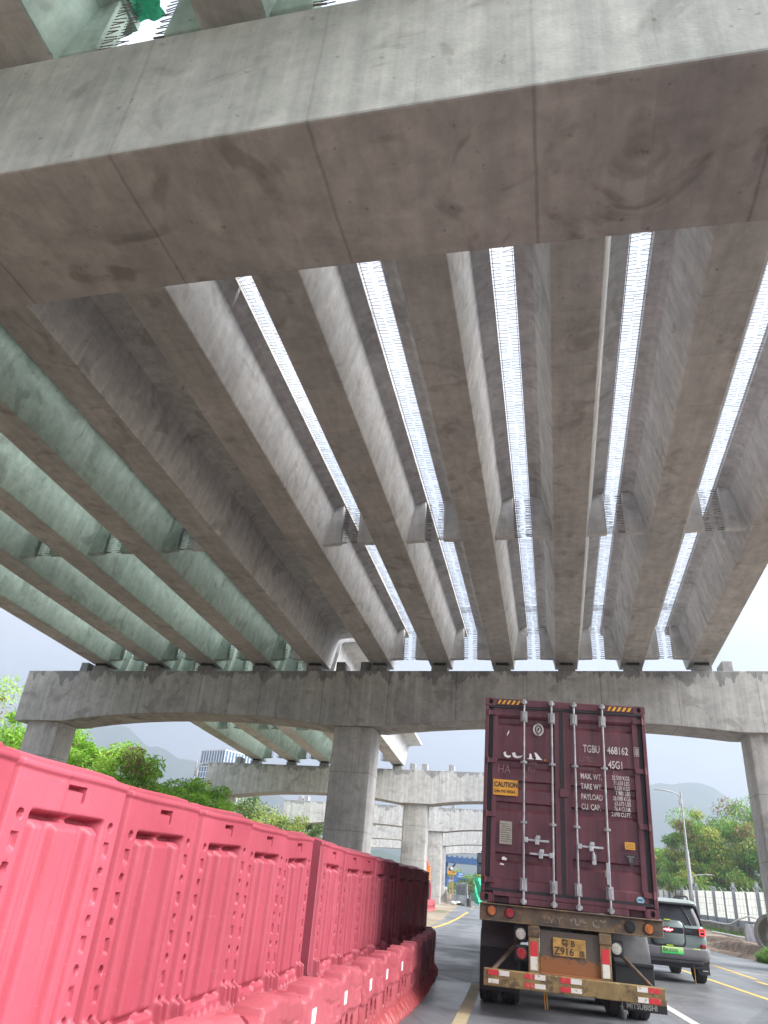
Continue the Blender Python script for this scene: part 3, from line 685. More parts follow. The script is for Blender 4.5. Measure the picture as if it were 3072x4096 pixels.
# doors
grooves=[.30,.95,1.25,1.56,2.26]
DZ0,DZ1=.165,CH-.125
def door(x0,x1,name):
    zs=[DZ0]; ds=[0]
    for g in grooves: 
        zz=CH-g; 
    prof=[(DZ0+.0,0),(DZ0+.13,0),(DZ0+.15,.018)]
    for g in sorted(CH-q for q in grooves):
        prof+=[(g-.12,.018),(g-.075,.052),(g-.0,.052),(g+.02,.018)]
    prof+=[(DZ1-.15,.018),(DZ1-.13,0),(DZ1,0)]
    m=MB()
    # flat stiles
    m.box(x0,x0+.075,.012,.05,DZ0,DZ1); m.box(x1-.075,x1,.012,.05,DZ0,DZ1)
    k=len(prof); vs=[(x0+.075,.02+d,z) for z,d in prof]+[(x1-.075,.02+d,z) for z,d in prof]
    m.add(vs,[(i,i+1,k+i+1,k+i) for i in range(k-1)])
    m.box(x0,x1,.075,.09,DZ0,DZ1)
    return m.build(name,M['maroon'],ct)
XM=-.045
dl=door(-h+.125,XM-.03,'door'); dr=door(XM+.05,h-.125,'door')
m=MB()
m.box(-h+.06,h-.06,.03,.07,DZ1,DZ1+.012); m.box(-h+.062,-h+.125,.035,.06,DZ0-.015,DZ1+.012); m.box(h-.125,h-.062,.035,.06,DZ0-.015,DZ1+.012)
m.box(-h+.06,h-.06,-.003,.05,CH-.150,CH-.114); m.box(-h+.06,h-.06,.0,.06,DZ0-.022,DZ0+.018)
m.box(XM-.03,XM+.022,.006,.06,DZ0,DZ1+.01)
m.build('door_gasket',M['gasket'],ct)
m=MB(); m.box(XM+.022,XM+.05,.004,.06,DZ0,DZ1); m.box(XM-.04,XM+.085,-.012,.01,CH-1.42,CH-1.30); m.build('door_overlap',M['maroon'],ct,bevel=.004,segs=1)
for s in (-1,1):
    for z in (.28,1.16,1.93,2.66):
        m=MB(); xa=s*(h-.02); xb=s*(h-.19)
        m.box(min(xa,xb),max(xa,xb),-.010,.012,z-.035,z+.035); m.tube([(s*(h-.05),-.012,z-.05),(s*(h-.05),-.012,z+.05)],.017,8); m.build('hinge',M['maroon'],ct,bevel=.004,segs=1)
rods=[-h+CW*.247,-h+CW*.420,-h+CW*.560,-h+CW*.736]
for k,x in enumerate(rods):
    m=MB(); m.tube([(x,-.035,.05),(x,-.035,CH-.03)],.017,12)
    rod=m.build('lock_rod',M['galv_worn'],ct,smooth=40)
    for z in (.045,CH-.05):
        m=MB(); m.box(x-.045,x+.045,-.055,-.002,z-.022,z+.022); m.box(x-.024,x+.024,-.07,-.03,z-.04,z+.04); m.build('cam_keeper',M['galv_worn'],rod,bevel=.006,segs=1)
    for z,hh in ((.26,.085),(CH-.27,.085)):
        m=MB(); m.box(x-.052,x+.052,-.012,.012,z-hh,z+hh); m.box(x-.030,x+.030,-.060,-.008,z-hh*.9,z+hh*.8); m.build('rod_bracket',M['galv_worn'],rod,bevel=.006,segs=1)
    for z in (1.08,1.93):
        m=MB(); m.box(x-.05,x+.05,-.03,.012,z-.018,z+.018); m.box(x-.024,x+.024,-.06,-.02,z-.022,z+.022); m.build('rod_guide',M['galv_worn'],rod,bevel=.005,segs=1)
# handles
def handle(x0,x1,z,rodx):
    m=MB(); m.box(min(x0,x1),max(x0,x1),-.066,-.05,z-.014,z+.016); m.box(rodx-.03,rodx+.03,-.07,-.02,z-.035,z+.035)
    mid=(x0+x1)/2; m.box(mid-.028,mid+.03,-.078,-.01,z-.055,z+.05); m.box(mid-.015,mid+.045,-.085,-.05,z+.02,z+.07)
    return m.build('door_handle',M['steel'],ct,bevel=.006,segs=1)
handle(rods[0]+.02,rods[0]+.36,.845,rods[0]+.03); handle(rods[1]-.02,rods[1]-.34,.665,rods[1]-.03)
handle(rods[2]+.02,rods[2]+.36,.825,rods[2]+.03)
m=MB(); m.box(rods[3]-.045,rods[3]+.01,-.085,-.05,.36,.64); m.box(rods[3]-.06,rods[3]-.01,-.08,-.01,.45,.55); m.box(rods[3]-.2-.03,rods[3]-.2+.03,-.03,.02,.60,.74); m.box(rods[3]-.2-.025,rods[3]-.2+.01,-.06,-.02,.66,.77)
m.build('door_handle',M['steel'],ct,bevel=.006,segs=1)
# writing
W=M['dirty_white']; cy=.012
def ctx(body,x,z,size,sx=.62,m_=W,bold=.0025,name='lettering',y=.006,al='LEFT',sh=0): return text(body,size,m_,ct,(x,y,z),sx=sx,bold=bold,name=name,align=al,shear=sh)
ctx('TGBU',.275,2.155,.155,.62); ctx('468162',.635,2.155,.155,.66); ctx('45G1',.640,1.945,.155,.64)
ctx('8',1.045,2.165,.135,.62)
m=MB(); a,b,c_,d_=1.025,1.098,2.145,2.275
for q in ((a,a+.006,c_,d_),(b-.006,b,c_,d_),(a,b,c_,c_+.006),(a,b,d_-.006,d_)): m.box(q[0],q[1],-.001,.005,q[2],q[3])
m.build('number_frame',W,ct)
for t,z in (('MAX. WT.',1.765),('TARE WT.',1.620),('PAYLOAD',1.475),('CU. CAP.',1.335)): ctx(t,.225,z,.112,.62)
for t,z in (('32.500 KGS',1.785),('71.650 LBS',1.712),('3.620 KGS',1.640),('7.980 LBS',1.568),('28.880 KGS',1.496),('63.670 LBS',1.424),('76.4 CU.M.',1.350),('2.698 CU.FT.',1.274)): ctx(t,.935,z,.084,.62,al='RIGHT',bold=.001)
# smudged logo: lower halves of letters and a flame shape
m=MB()
def blob(poly): m.prism(poly,'y',.000,.012)
z0=1.99; x0=-.93
blob([(x0,z0+.06),(x0+.02,z0+.012),(x0+.07,z0-.008),(x0+.115,z0+.01),(x0+.115,z0+.035),(x0+.08,z0+.025),(x0+.045,z0+.04),(x0+.035,z0+.09)])
blob([(x0+.13,z0+.07),(x0+.15,z0+.015),(x0+.20,z0-.006),(x0+.265,z0+.008),(x0+.30,z0+.05),(x0+.26,z0+.035),(x0+.20,z0+.032),(x0+.175,z0+.085)])
blob([(x0+.36,z0-.002),(x0+.47,z0-.002),(x0+.44,z0+.012),(x0+.425,z0+.08),(x0+.40,z0+.08),(x0+.395,z0+.015)])
blob([(x0+.47,z0+.10),(x0+.50,z0+.10),(x0+.575,z0+.012),(x0+.60,z0-.002),(x0+.49,z0-.002),(x0+.50,z0+.02)])
blob([(x0+.05,z0+.32),(x0+.085,z0+.375),(x0+.085,z0+.42),(x0+.055,z0+.36)])
m.build('logo',M['white'],ct)
m=MB(); m.lathe([(.0,-.002),(.012,-.002),(.012,.008),(0,.008)],10,axis='y',T=Matrix.Translation((x0+.635,.002,z0))); m.build('logo_dot',M['yellow'],ct)
# class emblem: oval ring with a figure
m=MB(); n_=36; ex,ez=-.395,2.44
R3=[[(ex+math.cos(2*PI*k/n_)*.082*q,-.001,ez+math.sin(2*PI*k/n_)*.098*q) for k in range(n_)] for q in (1,.68)]
m.loft(R3,caps=False); m.loft([[(ex+math.cos(2*PI*k/n_)*.036,-.002,ez+math.sin(2*PI*k/n_)*.05) for k in range(n_)],[(ex,-.002,ez)]*n_],caps=False)
m.build('emblem',W,ct)
ctx('BUREAU',ex-.068,ez+.070,.028,.8,M['gasket'],0,'emblem_print',-.004); ctx('1828',ex-.03,ez-.09,.028,.8,M['gasket'],0,'emblem_print',-.004)
m=MB(); m.tube([(ex-.012,-.004,ez-.03),(ex,-.004,ez),(ex+.006,-.004,ez+.03)],.007,4); m.tube([(ex-.022,-.004,ez+.005),(ex+.02,-.004,ez+.016)],.005,4); m.build('emblem_print',M['gasket'],ct)
# caution sticker
m=MB(); m.box(-1.075,-.70,-.004,.004,1.435,1.66); m.build('caution_sticker',M['yellow'],ct)
ctx('CAUTION',-1.06,1.555,.098,.80,M['black'],.003,y=-.007); ctx("2.9m 9'6\" HIGH",-1.06,1.47,.060,.80,M['black'],.001,y=-.007)
m=MB(); m.box(-.965,-.785,-.004,.02,.765,1.075); m.build('data_plate',simple('data_plate_metal',(.36,.33,.27),.5,.3,.25,22),ct)
m=MB()
for k in range(9): m.box(-.95,-.95+.15*rnd.uniform(.6,1),-.0055,-.004,.80+k*.029,.806+k*.029)
m.build('data_plate_print',M['gasket'],ct)
m=MB(); m.box(.815,.955,-.004,.006,.845,.94); m.build('yellow_label',M['yellow'],ct)
m=MB()
for k in range(3): m.box(.83,.94,-.006,-.004,.86+k*.025,.872+k*.025)
m.build('label_print',simple('label_print_grey',(.35,.22,.06),.6),ct)
m=MB(); m.prism([(.80,.775),(.975,.775),(.89,.605)],'y',-.004,.006); m.build('warning_triangle',M['black'],ct)
for k in range(4): ctx('ATTENTION' if k==0 else 'lithium',.887,.745-k*.022,.021,.8,W,0,y=-.006,al='CENTER')
m=MB(); m.lathe([(0,-.004),(.05,-.004),(.05,.004),(0,.004)],24,axis='y',T=Matrix.Translation((.985,.01,.215))@Matrix.Diagonal((1.05,1,.85,1))); m.build('round_sticker',simple('pale_blue_sticker',(.35,.62,.70),.5),ct)
ctx('DFIC',.985,.203,.038,.95,simple('sticker_blue_print',(.03,.10,.25),.5),.001,y=.003,al='CENTER')
for t,x,z,s_ in (('HA',-1.02,1.76,.17),('5 Das',-.60,1.915,.09),('Pa1',-.56,1.80,.10),('LTTC',.215,2.02,.10),('Ganlue',.22,1.90,.09),('Ba',.70,1.85,.09),('L',-.60,1.71,.10)):
    ctx(t,x,z,s_,.85,M['chalk'],-.001,'scrawl',.02,sh=.1)
m=MB(); m.prism([(-.93,.555),(-.86,.55),(-.85,.575),(-.90,.60),(-.925,.585)],'y',.03,.062); m.prism([(-.96,.49),(-.90,.485),(-.89,.50),(-.94,.51)],'y',.03,.062); m.build('scrape',M['white'],ct)

# ------------------------------------------------------------------ trailer
TM=Matrix.Translation((1.181,11.62,0))@Matrix.Rotation(-R_(.736),4,'Z')@Matrix.Rotation(R_(.5),4,'Y')
tr=empty('semi_trailer'); tr.matrix_world=TM
tag(tr,'rusty container trailer with ochre bumper bar and yellow plate under the maroon container','trailer')
m=MB(); m.box(-1.235,1.245,-.02,.14,1.105,1.325); m.box(-1.235,1.245,-.06,-.02,1.305,1.325); m.box(-1.235,1.245,-.05,-.02,1.105,1.12); m.build('rear_beam',M['rustpaint'],tr,bevel=.008,segs=1)
m=MB()
for s in (-1,1): m.box(s*.48-.07,s*.48+.07,.14,11.9,.88,1.30)
for y in (.6,2.2,3.6,5.5,7.5,9.5,11.5): m.box(-1.1,1.1,y,y+.12,1.12,1.30)
m.build('chassis',M['rustpaint'],tr)
for s in (-1,1):
    x=s*.475-.01; m=MB(); m.box(x-.075,x+.07,-.035,.06,.52,1.105); m.build('post',M['ochre'],tr,bevel=.006,segs=1)
    m=MB(); m.box(x-.085,x+.08,-.05,.03,.96,1.085) ; m.build('post_bracket',M['rustpaint'],tr,bevel=.01)
    m=MB(); m.box(x-.05,x+.045,-.040,-.034,.735,.91); m.build('red_reflector_tape',M['tape_red'],tr)
    m=MB(); m.box(x-.05,x+.045,-.040,-.034,.575,.733); m.build('white_reflector_tape',M['tape_white'],tr)
m=MB(); m.box(-.405,.395,.0,.03,.52,1.06); m.box(-.405,.395,-.05,.01,.50,.56); m.build('plate_panel',M['rustpanel'],tr,bevel=.004,segs=1)
m=MB(); m.box(-.232,.205,-.018,-.006,.772,.985); pl=m.build('licence_plate',M['plate_yellow'],tr,bevel=.004,segs=1)
PB=simple('plate_black_print',(.03,.025,.02),.6)
text('粤 B',.10,PB,pl,(-.12,-.020,.895),sx=1.0,bold=.002); text('Z916',.125,PB,pl,(-.215,-.020,.790),sx=.98,bold=.002); text('挂',.085,PB,pl,(.115,-.020,.790),sx=.9,bold=.001)
# bumper bar
m=MB(); m.box(-1.165,1.185,-.13,-.02,.345,.545); m.build('bumper_bar',M['ochre'],tr,bevel=.012)
for x0,x1,z0,z1,mm in ((-1.10,-.965,.475,.535,'tape_red'),(-.96,-.82,.475,.535,'tape_white'),(-1.10,-.96,.38,.43,'tape_white'),(-.62,-.49,.475,.535,'tape_red'),(-.485,-.345,.475,.535,'tape_white'),(-.62,-.49,.375,.43,'tape_red'),(-.485,-.345,.375,.43,'tape_white'),
    (-.15,-.02,.475,.535,'tape_red'),(-.015,.125,.475,.535,'tape_white'),(-.15,-.02,.375,.43,'tape_red'),(-.015,.125,.375,.43,'tape_white'),(.83,.965,.475,.535,'tape_white'),(.97,1.12,.475,.535,'tape_red'),(.83,.965,.36,.42,'tape_white'),(.97,1.12,.36,.42,'tape_red')):
    m=MB(); m.box(x0,x1,-.1345,-.129,z0,z1); m.build('red_reflector_tape' if mm=='tape_red' else 'white_reflector_tape',M[mm],tr)
for s in (-1,1):
    m=MB(); m.tube([(s*.60,.35,.95),(s*1.05,-.05,.52)],.028,8); m.build('bumper_strut',M['rustpaint'],tr)
def lamp(x,z,lens,r=.062,y=-.022,nm='rear_lamp'):
    T=Matrix.Translation((x,y,z)); m=MB(); m.lathe([(r*.98,.03),(r*1.18,.03),(r*1.18,-.012),(r*1.02,-.018),(r*.98,0)],22,axis='y',T=T,caps=False); o=m.build(nm,M['rubber'],tr,smooth=40)
    m=MB(); m.lathe([(r,.01),(r,-.008),(r*.8,-.014),(r*.62,-.012),(r*.56,-.017),(r*.34,-.015),(r*.3,-.02),(.001,-.02)],22,axis='y',T=T); m.build('lens',M[lens],o,smooth=50); return o
lamp(-1.068,1.232,'amber_lens'); lamp(-.815,1.225,'red_lens'); lamp(.805,1.205,'rubber'); lamp(1.055,1.205,'amber_lens')
for x,z,l in ((-.665,.985,'clear_lens'),(-.655,.755,'red_lens'),(.615,.93,'clear_lens')):
    m=MB(); m.box(x-.10,x+.10,.0,.05,z-.10,z+.10); m.build('lamp_bracket',M['rubber'],tr,bevel=.03); lamp(x,z,l,.07,-.005)
# faded lettering on the rear beam
text('LIRY  YUE  GT',.13,M['fadedprint'],tr,(-.36,-.0215,1.155),sx=1.05,bold=.003)
# mudguards, flaps
def mudguard(s):
    m=MB(); prof=[]; n_=12
    for k in range(n_+1):
        a=PI*(.04+.92*k/n_); prof.append((1.55-math.cos(a)*.66,.58+math.sin(a)*.66))
    x0,x1=(.70,1.22) if s>0 else (-1.22,-.70)
    rings=[]
    nx=13
    for k in range(nx):
        x=x0+(x1-x0)*k/(nx-1); rings.append([(x,y,z+(.012 if k%2 else 0)) for y,z in prof])
    m.loft(rings,caps=False,closed=False); o=m.build('mudguard',simple('grey_plastic_mudguard',(.075,.075,.08),.45,0,.25,4),tr,smooth=70)
    m=MB(); m.box(x0+.0,x1+.02,.86,.89,.30,.74); m.box(x0,x1+.02,.84,.90,.70,.745); m.build('flap_panel',M['rubber'],tr,bevel=.006,segs=1)
    m=MB(); m.box(x0-.02,x1+.02,.12,.15,.235,.40) if s>0 else m.box(x0,x1,.85,.87,.2,.40); f=m.build('mud_flap',M['rubber'],tr,bevel=.006,segs=1)
    if s>0: text('MITSUBISHI',.085,simple('worn_flap_print',(.34,.34,.33),.7),f,(x0+.02,.117,.262),sx=.92,bold=.002)
mudguard(1); mudguard(-1)
def wheel(parent,x,y,r,wd,s,nm='wheel',rimmat='steel'):
    T=Matrix.Translation((x,y,r)); m=MB(); hw=wd/2
    m.lathe([(r*.56,-hw*.86),(r*.70,-hw),(r*.88,-hw),(r*.97,-hw*.88),(r,-hw*.6),(r,-hw*.25),(r*.985,-hw*.2),(r*.985,-hw*.12),(r,-hw*.08),(r,hw*.08),(r*.985,hw*.12),(r*.985,hw*.2),(r,hw*.25),(r,hw*.6),(r*.97,hw*.88),(r*.88,hw),(r*.70,hw),(r*.56,hw*.86)],40,axis='x',T=T,caps=False)
    o=m.build(nm,M['tyre'],parent,smooth=35)
    m=MB(); m.lathe([(r*.57,-hw*.85),(r*.55,-hw*.4),(r*.2,-hw*.3*s),(r*.16,hw*.5*s),(.001,hw*.55*s),],28,axis='x',T=T,caps=False); m.lathe([(r*.57,hw*.85),(r*.55,hw*.3),(r*.4,hw*.2)],28,axis='x',T=T,caps=False)
    m.build('rim',M[rimmat],o,smooth=40); return o
for y in (1.55,2.86,4.17):
    for s in (-1,1):
        for x in (1.10,.77): wheel(tr,s*x,y,.50,.27,s)
for y in (1.55,2.86,4.17):
    m=MB(); m.tube([(-1.0,y,.5),(1.0,y,.5)],.07,10); m.build('axle',M['rubber'],tr)
m=MB(); m.tube([(-.35,.2,.52),(-.345,.21,.30),(-.33,.2,.12),(-.30,.2,.13),(-.315,.21,.32)],.007,5); m.build('hanging_cord',M['yellow'],tr)
m=MB(); m.tube([(.72,.6,.45),(.73,.55,.30),(.70,.55,.2)],.03,8); m.lathe([(.0,0),(.06,.02),(.07,.1),(.03,.16),(0,.16)],10,T=Matrix.Translation((.71,.5,.08))); m.build('hose_end',M['rubber'],tr,smooth=50)
for s in (-1,1):
    m=MB(); m.box(s*.95-.12,s*.95+.12,8.6,8.9,.25,1.1); m.build('landing_leg',M['rustpaint'],tr)

# ------------------------------------------------------------------ tractor in front of the container
tk=empty('truck_tractor'); tk.matrix_world=Matrix.Translation((1.181,11.62,0))@Matrix.Rotation(-R_(.736),4,'Z')@Matrix.Translation((0,12.75,0))
tag(tk,'red tractor cab mostly hidden ahead of the container, with a black side mirror','truck')
M['cabred']=simple('dark_red_cab_paint',(.20,.022,.03),.35,0,.15,2,coat=.3)
m=MB(); 
ringc=lambda z,hw,y0,y1,r=.12:[(-hw+r,y0,z),(hw-r,y0,z),(hw,y0+r,z),(hw,y1-r,z),(hw-r,y1,z),(-hw+r,y1,z),(-hw,y1-r,z),(-hw,y0+r,z)]
m.loft([ringc(.75,1.22,.3,2.45),ringc(1.9,1.24,.3,2.5),ringc(2.9,1.24,.3,2.2),ringc(3.5,1.22,.35,2.0),ringc(3.78,1.12,.5,1.7)]); m.build('cab',M['cabred'],tk,smooth=50)
m=MB()
for s in (-1,1): m.box(s*1.243-.004,s*1.243+.004,1.2,2.1,2.0,2.7)
m.box(-1.1,1.1,2.44,2.46,2.0,2.75); m.build('window',M['black'],tk)
m=MB(); m.box(-1.0,1.0,-2.2,2.2,.6,.85); m.build('frame',M['black'],tk)
for s in (-1,1):
    m=MB(); m.tube([(s*1.22,1.95,2.72),(s*1.40,1.95,2.78),(s*1.45,1.95,2.70)],.025,8); m.tube([(s*1.22,1.95,1.98),(s*1.42,1.95,2.05)],.025,8); a=m.build('mirror_arm',M['black'],tk,smooth=50)
    m=MB(); m.box(s*1.46-.12,s*1.46+.12,1.90,2.06,2.35,2.68); m.box(s*1.46-.12,s*1.46+.12,1.90,2.06,2.05,2.33); mm_=m.build('mirror',M['black'],tk,bevel=.04)
    m=MB(); m.box(s*1.46-.10,s*1.46+.10,1.893,1.899,2.38,2.65); m.box(s*1.46-.10,s*1.46+.10,1.893,1.899,2.08,2.30); m.build('mirror_glass',simple('mirror_glass',(.15,.15,.16),.06,.95,.05),mm_)
for y in (1.3,-1.2):
    for s in (-1,1): wheel(tk,s*1.05,y,.5,.3,s)

# ------------------------------------------------------------------ green-grey SUV in the next lane
n=NB('grey_green_car_paint'); p=n.obj(rand=False); c=n.ramp(n.noise(p,1.5,3),.3,.7,(.13,.17,.165),(.15,.19,.185)); n.fin(c,.30,.1,.5); n.b.inputs['Coat Weight'].default_value=.6; n.b.inputs['Coat Roughness'].default_value=.06; M['carpaint']=n.mat
M['roofpaint']=simple('pale_roof_paint',(.30,.35,.345),.3,.05,.04,3,coat=.5)
M['cladding']=simple('grey_plastic_cladding',(.14,.14,.15),.5,0,.1,6)
M['tintglass']=simple('dark_tinted_glass',(.025,.026,.032),.16,0,.1,2,spec=.3)
M['lime']=simple('lime_accent',(.55,.75,.03),.4,0,.05,8)
M['redlamp']=simple('lit_red_lamp',(.7,.03,.04),.3,0,.05,8,emit=((1,.06,.07),.45))
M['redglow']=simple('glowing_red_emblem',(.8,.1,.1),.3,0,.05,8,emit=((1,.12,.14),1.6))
n=NB('green_plate'); o_=n.sep(False); c=n.ramp(n.math('ADD',o_[2],0.0),.60,.71,(.04,.62,.13),(.62,.86,.36)); M['plategreen']=n.fin(c,.4,0,.4)
SX,SY=4.36,20.28
sv=empty('parked_suv',(SX,SY,0),-R_(.6)); sv.name='sport_utility_car'; tag(sv,'grey green boxy SUV with pale roof and green plate, right of the truck','car')
def rr(z,hw,y0,y1,r=.10,n_=4):
    pts=[]
    for cx,cy_,a0 in ((hw-r,y0+r,-PI/2),(hw-r,y1-r,0),(-hw+r,y1-r,PI/2),(-hw+r,y0+r,PI)):
        for k in range(n_+1):
            a=a0+PI/2*k/n_; pts.append((cx+r*math.cos(a),cy_+r*math.sin(a),z))
    return pts
m=MB(); m.loft([rr(.50,.86,.10,4.15,.14),rr(.62,.895,.05,4.22,.14),rr(.95,.905,.06,4.2,.13),rr(1.12,.89,.09,4.12,.13),rr(1.19,.865,.14,3.95,.13),rr(1.20,.80,.2,3.8,.13)]); m.build('body',M['carpaint'],sv,smooth=50)
m=MB(); m.loft([rr(1.18,.85,.15,2.95,.15),rr(1.30,.835,.19,2.85,.15),rr(1.62,.765,.36,2.35,.15),rr(1.655,.75,.39,2.28,.15)]); m.build('window',M['tintglass'],sv,smooth=50)
m=MB(); m.loft([rr(1.62,.785,.27,2.40,.16),rr(1.66,.79,.245,2.44,.16),rr(1.70,.775,.30,2.36,.16),rr(1.735,.70,.46,2.2,.16),rr(1.745,.5,.7,2.0,.16)]); m.build('roof',M['roofpaint'],sv,smooth=60)
for s in (-1,1):
    m=MB(); m.tube([(s*.66,.55,1.70),(s*.66,.62,1.79),(s*.66,.8,1.815),(s*.66,1.9,1.815),(s*.66,2.1,1.79),(s*.66,2.2,1.71)],.022,8); m.build('roof_rail',M['black'],sv,smooth=50)
    for y0,y1,wd in ((.18,.36,.10),(1.15,1.28,.09),(2.2,2.6,.1)):
        m=MB(); m.add([(s*.855,y0,1.19),(s*.855,y0+wd,1.19),(s*.785,y1+wd,1.62),(s*.785,y1,1.62),(s*.835,y0,1.19),(s*.835,y0+wd,1.19),(s*.765,y1+wd,1.62),(s*.765,y1,1.62)],[(0,1,2,3),(7,6,5,4),(0,4,5,1),(3,2,6,7),(0,3,7,4),(1,5,6,2)]); m.build('pillar',M['black'],sv)
# tailgate box (raised rounded square) with black frame band
def rrect(cx,cz,hw,hh,r,y,n_=5):
    pts=[]
    for ax,az,a0 in ((cx+hw-r,cz-hh+r,-PI/2),(cx+hw-r,cz+hh-r,0),(cx-hw+r,cz+hh-r,PI/2),(cx-hw+r,cz-hh+r,PI)):
        for k in range(n_+1):
            a=a0+PI/2*k/n_; pts.append((ax+r*math.cos(a),y,az+r*math.sin(a)))
    return pts
m=MB(); m.loft([rrect(0,1.0,.40,.285,.13,.12),rrect(0,1.0,.40,.285,.13,.02),rrect(0,1.0,.385,.27,.12,-.005)]); m.build('tailgate_frame',M['black'],sv,smooth=40)
m=MB(); m.loft([rrect(0,1.01,.355,.26,.12,.10),rrect(0,1.01,.355,.26,.12,-.025),rrect(0,1.01,.335,.24,.11,-.05)]); m.build('tailgate_panel',M['carpaint'],sv,smooth=50)
m=MB(); m.box(-.80,.80,.035,.10,1.00,1.135); m.box(-.345,.345,-.055,.02,1.005,1.13); m.build('light_bar',M['tintglass'],sv,bevel=.01)
m=MB(); 
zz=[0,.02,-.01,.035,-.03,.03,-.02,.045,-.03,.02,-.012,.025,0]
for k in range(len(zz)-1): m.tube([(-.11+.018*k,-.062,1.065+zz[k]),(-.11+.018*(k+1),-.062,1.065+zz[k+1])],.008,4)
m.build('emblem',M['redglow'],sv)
text('/// ///  ///  /////',.055,M['roofpaint'],sv,(-.26,-.056,1.165),sx=1.0,bold=.002,name='tailgate_print')
for s in (-1,1):
    m=MB(); m.box(s*.78-.075,s*.78+.075,.015,.12,.985,1.15); lp=m.build('tail_lamp',M['tintglass'],sv,bevel=.02)
    m=MB()
    for a,b,c_,d_ in ((-.06,.06,1.125,1.14),(-.06,.06,1.065,1.08),(-.06,.06,.995,1.01),(-.065,-.05,.995,1.14),(.05,.065,.995,1.14)): m.box(s*.78+a,s*.78+b,.005,.02,c_,d_)
    m.build('lamp_glow',M['redlamp'],lp)
    m=MB(); m.box(s*.78-.03,s*.78+.03,.006,.02,1.09,1.115); m.build('turn_light',M['amber_lens'],lp)
    m=MB(); m.box(s*.785-.05,s*.785+.05,.0,.08,.745,.82); m.build('reflector',M['red_lens'],sv,bevel=.008,segs=1)
    m=MB(); m.box(s*.61-.08,s*.61+.08,-.035,.0,.705,.725); m.build('lime_strip',M['lime'],sv,bevel=.005,segs=1)
    m=MB(); m.box(s*.91-.02,s*.91+.025,.10,.24,.60,.625); m.build('lime_strip',M['lime'],sv)
m=MB(); m.box(.40,.54,.02,.06,1.03,1.095); m.build('tailgate_vent',M['black'],sv,bevel=.008,segs=1)
m=MB(); m.box(-.09,.09,-.075,-.02,.735,.775); m.build('latch_handle',M['black'],sv,bevel=.012)
m=MB(); m.box(-.075,.075,-.08,-.07,.74,.762); m.build('lime_strip',M['lime'],sv)
m=MB(); m.box(-.10,.08,-.06,.05,1.265,1.305); m.build('latch_handle',M['black'],sv,bevel=.012); m=MB(); m.box(-.085,.065,-.064,-.055,1.265,1.285); m.build('lime_strip',M['lime'],sv)
# bumper
m=MB(); m.loft([rr(.44,.80,.02,.6,.16),rr(.50,.90,-.05,.7,.16),rr(.58,.925,-.065,.7,.14),rr(.70,.925,-.055,.7,.14),rr(.735,.90,.0,.6,.12)]); m.build('bumper',M['cladding'],sv,smooth=45)
m=MB(); m.box(-.78,.72,-.045,.3,.40,.47); m.build('bumper_skid',M['black'],sv,bevel=.02)
m=MB(); m.box(-.80,.80,.1,4.0,.32,.52); m.build('underbody',M['black'],sv)
m=MB(); m.box(-.185,.295,-.078,-.064,.585,.725); m.build('licence_plate',M['plategreen'],sv,bevel=.004,segs=1)
text('粤B·J32335',.095,M['black'],sv,(-.172,-.080,.620),sx=.80,bold=.001)
for s in (-1,1):
    for y in (.80,3.40):
        wheel(sv,s*.80,y,.365,.245,s)
        m=MB(); prof=[(y-math.cos(PI*k/10)*.46,.42+math.sin(PI*k/10)*.42) for k in range(11)]; prof2=[(y-math.cos(PI*k/10)*.38,.42+math.sin(PI*k/10)*.36) for k in range(11)]
        m.loft([[(s*.955,a,b) for a,b in prof],[(s*.955,a,b) for a,b in prof2],[(s*.86,a,b) for a,b in prof2],[(s*.86,a,b) for a,b in prof]],caps=False,closed=False); m.build('fender_flare',M['cladding'],sv,smooth=50)
    m=MB(); m.box(s*.80-.13,s*.80+.13,.30,.33,.20,.48); mf=m.build('mud_flap',M['black'],sv)
    m=MB(); m.box(s*.83-.06,s*.83+.06,.292,.30,.275,.285); m.build('flap_print',M['white'],mf)
    m=MB(); m.box(s*.99-.1,s*.99+.1,2.55,2.68,1.12,1.28); m.build('mirror',M['black'],sv,bevel=.03)
m=MB(); m.tube([(.42,.30,1.60),(.47,.25,1.50),(.56,.16,1.26),(.58,.13,1.20)],.012,6); m.build('wiper',M['black'],sv)
m=MB(); m.tube([(.52,.05,.44),(.525,.04,.25),(.53,.05,.02)],.006,4); m.build('hanging_cord',M['yellow'],sv)

# ------------------------------------------------------------------ right verge: fence, wall, lamp, pipe, sheet, hoses
fx=lambda y: 16.7
fz=lambda y: ground(16.7,y)

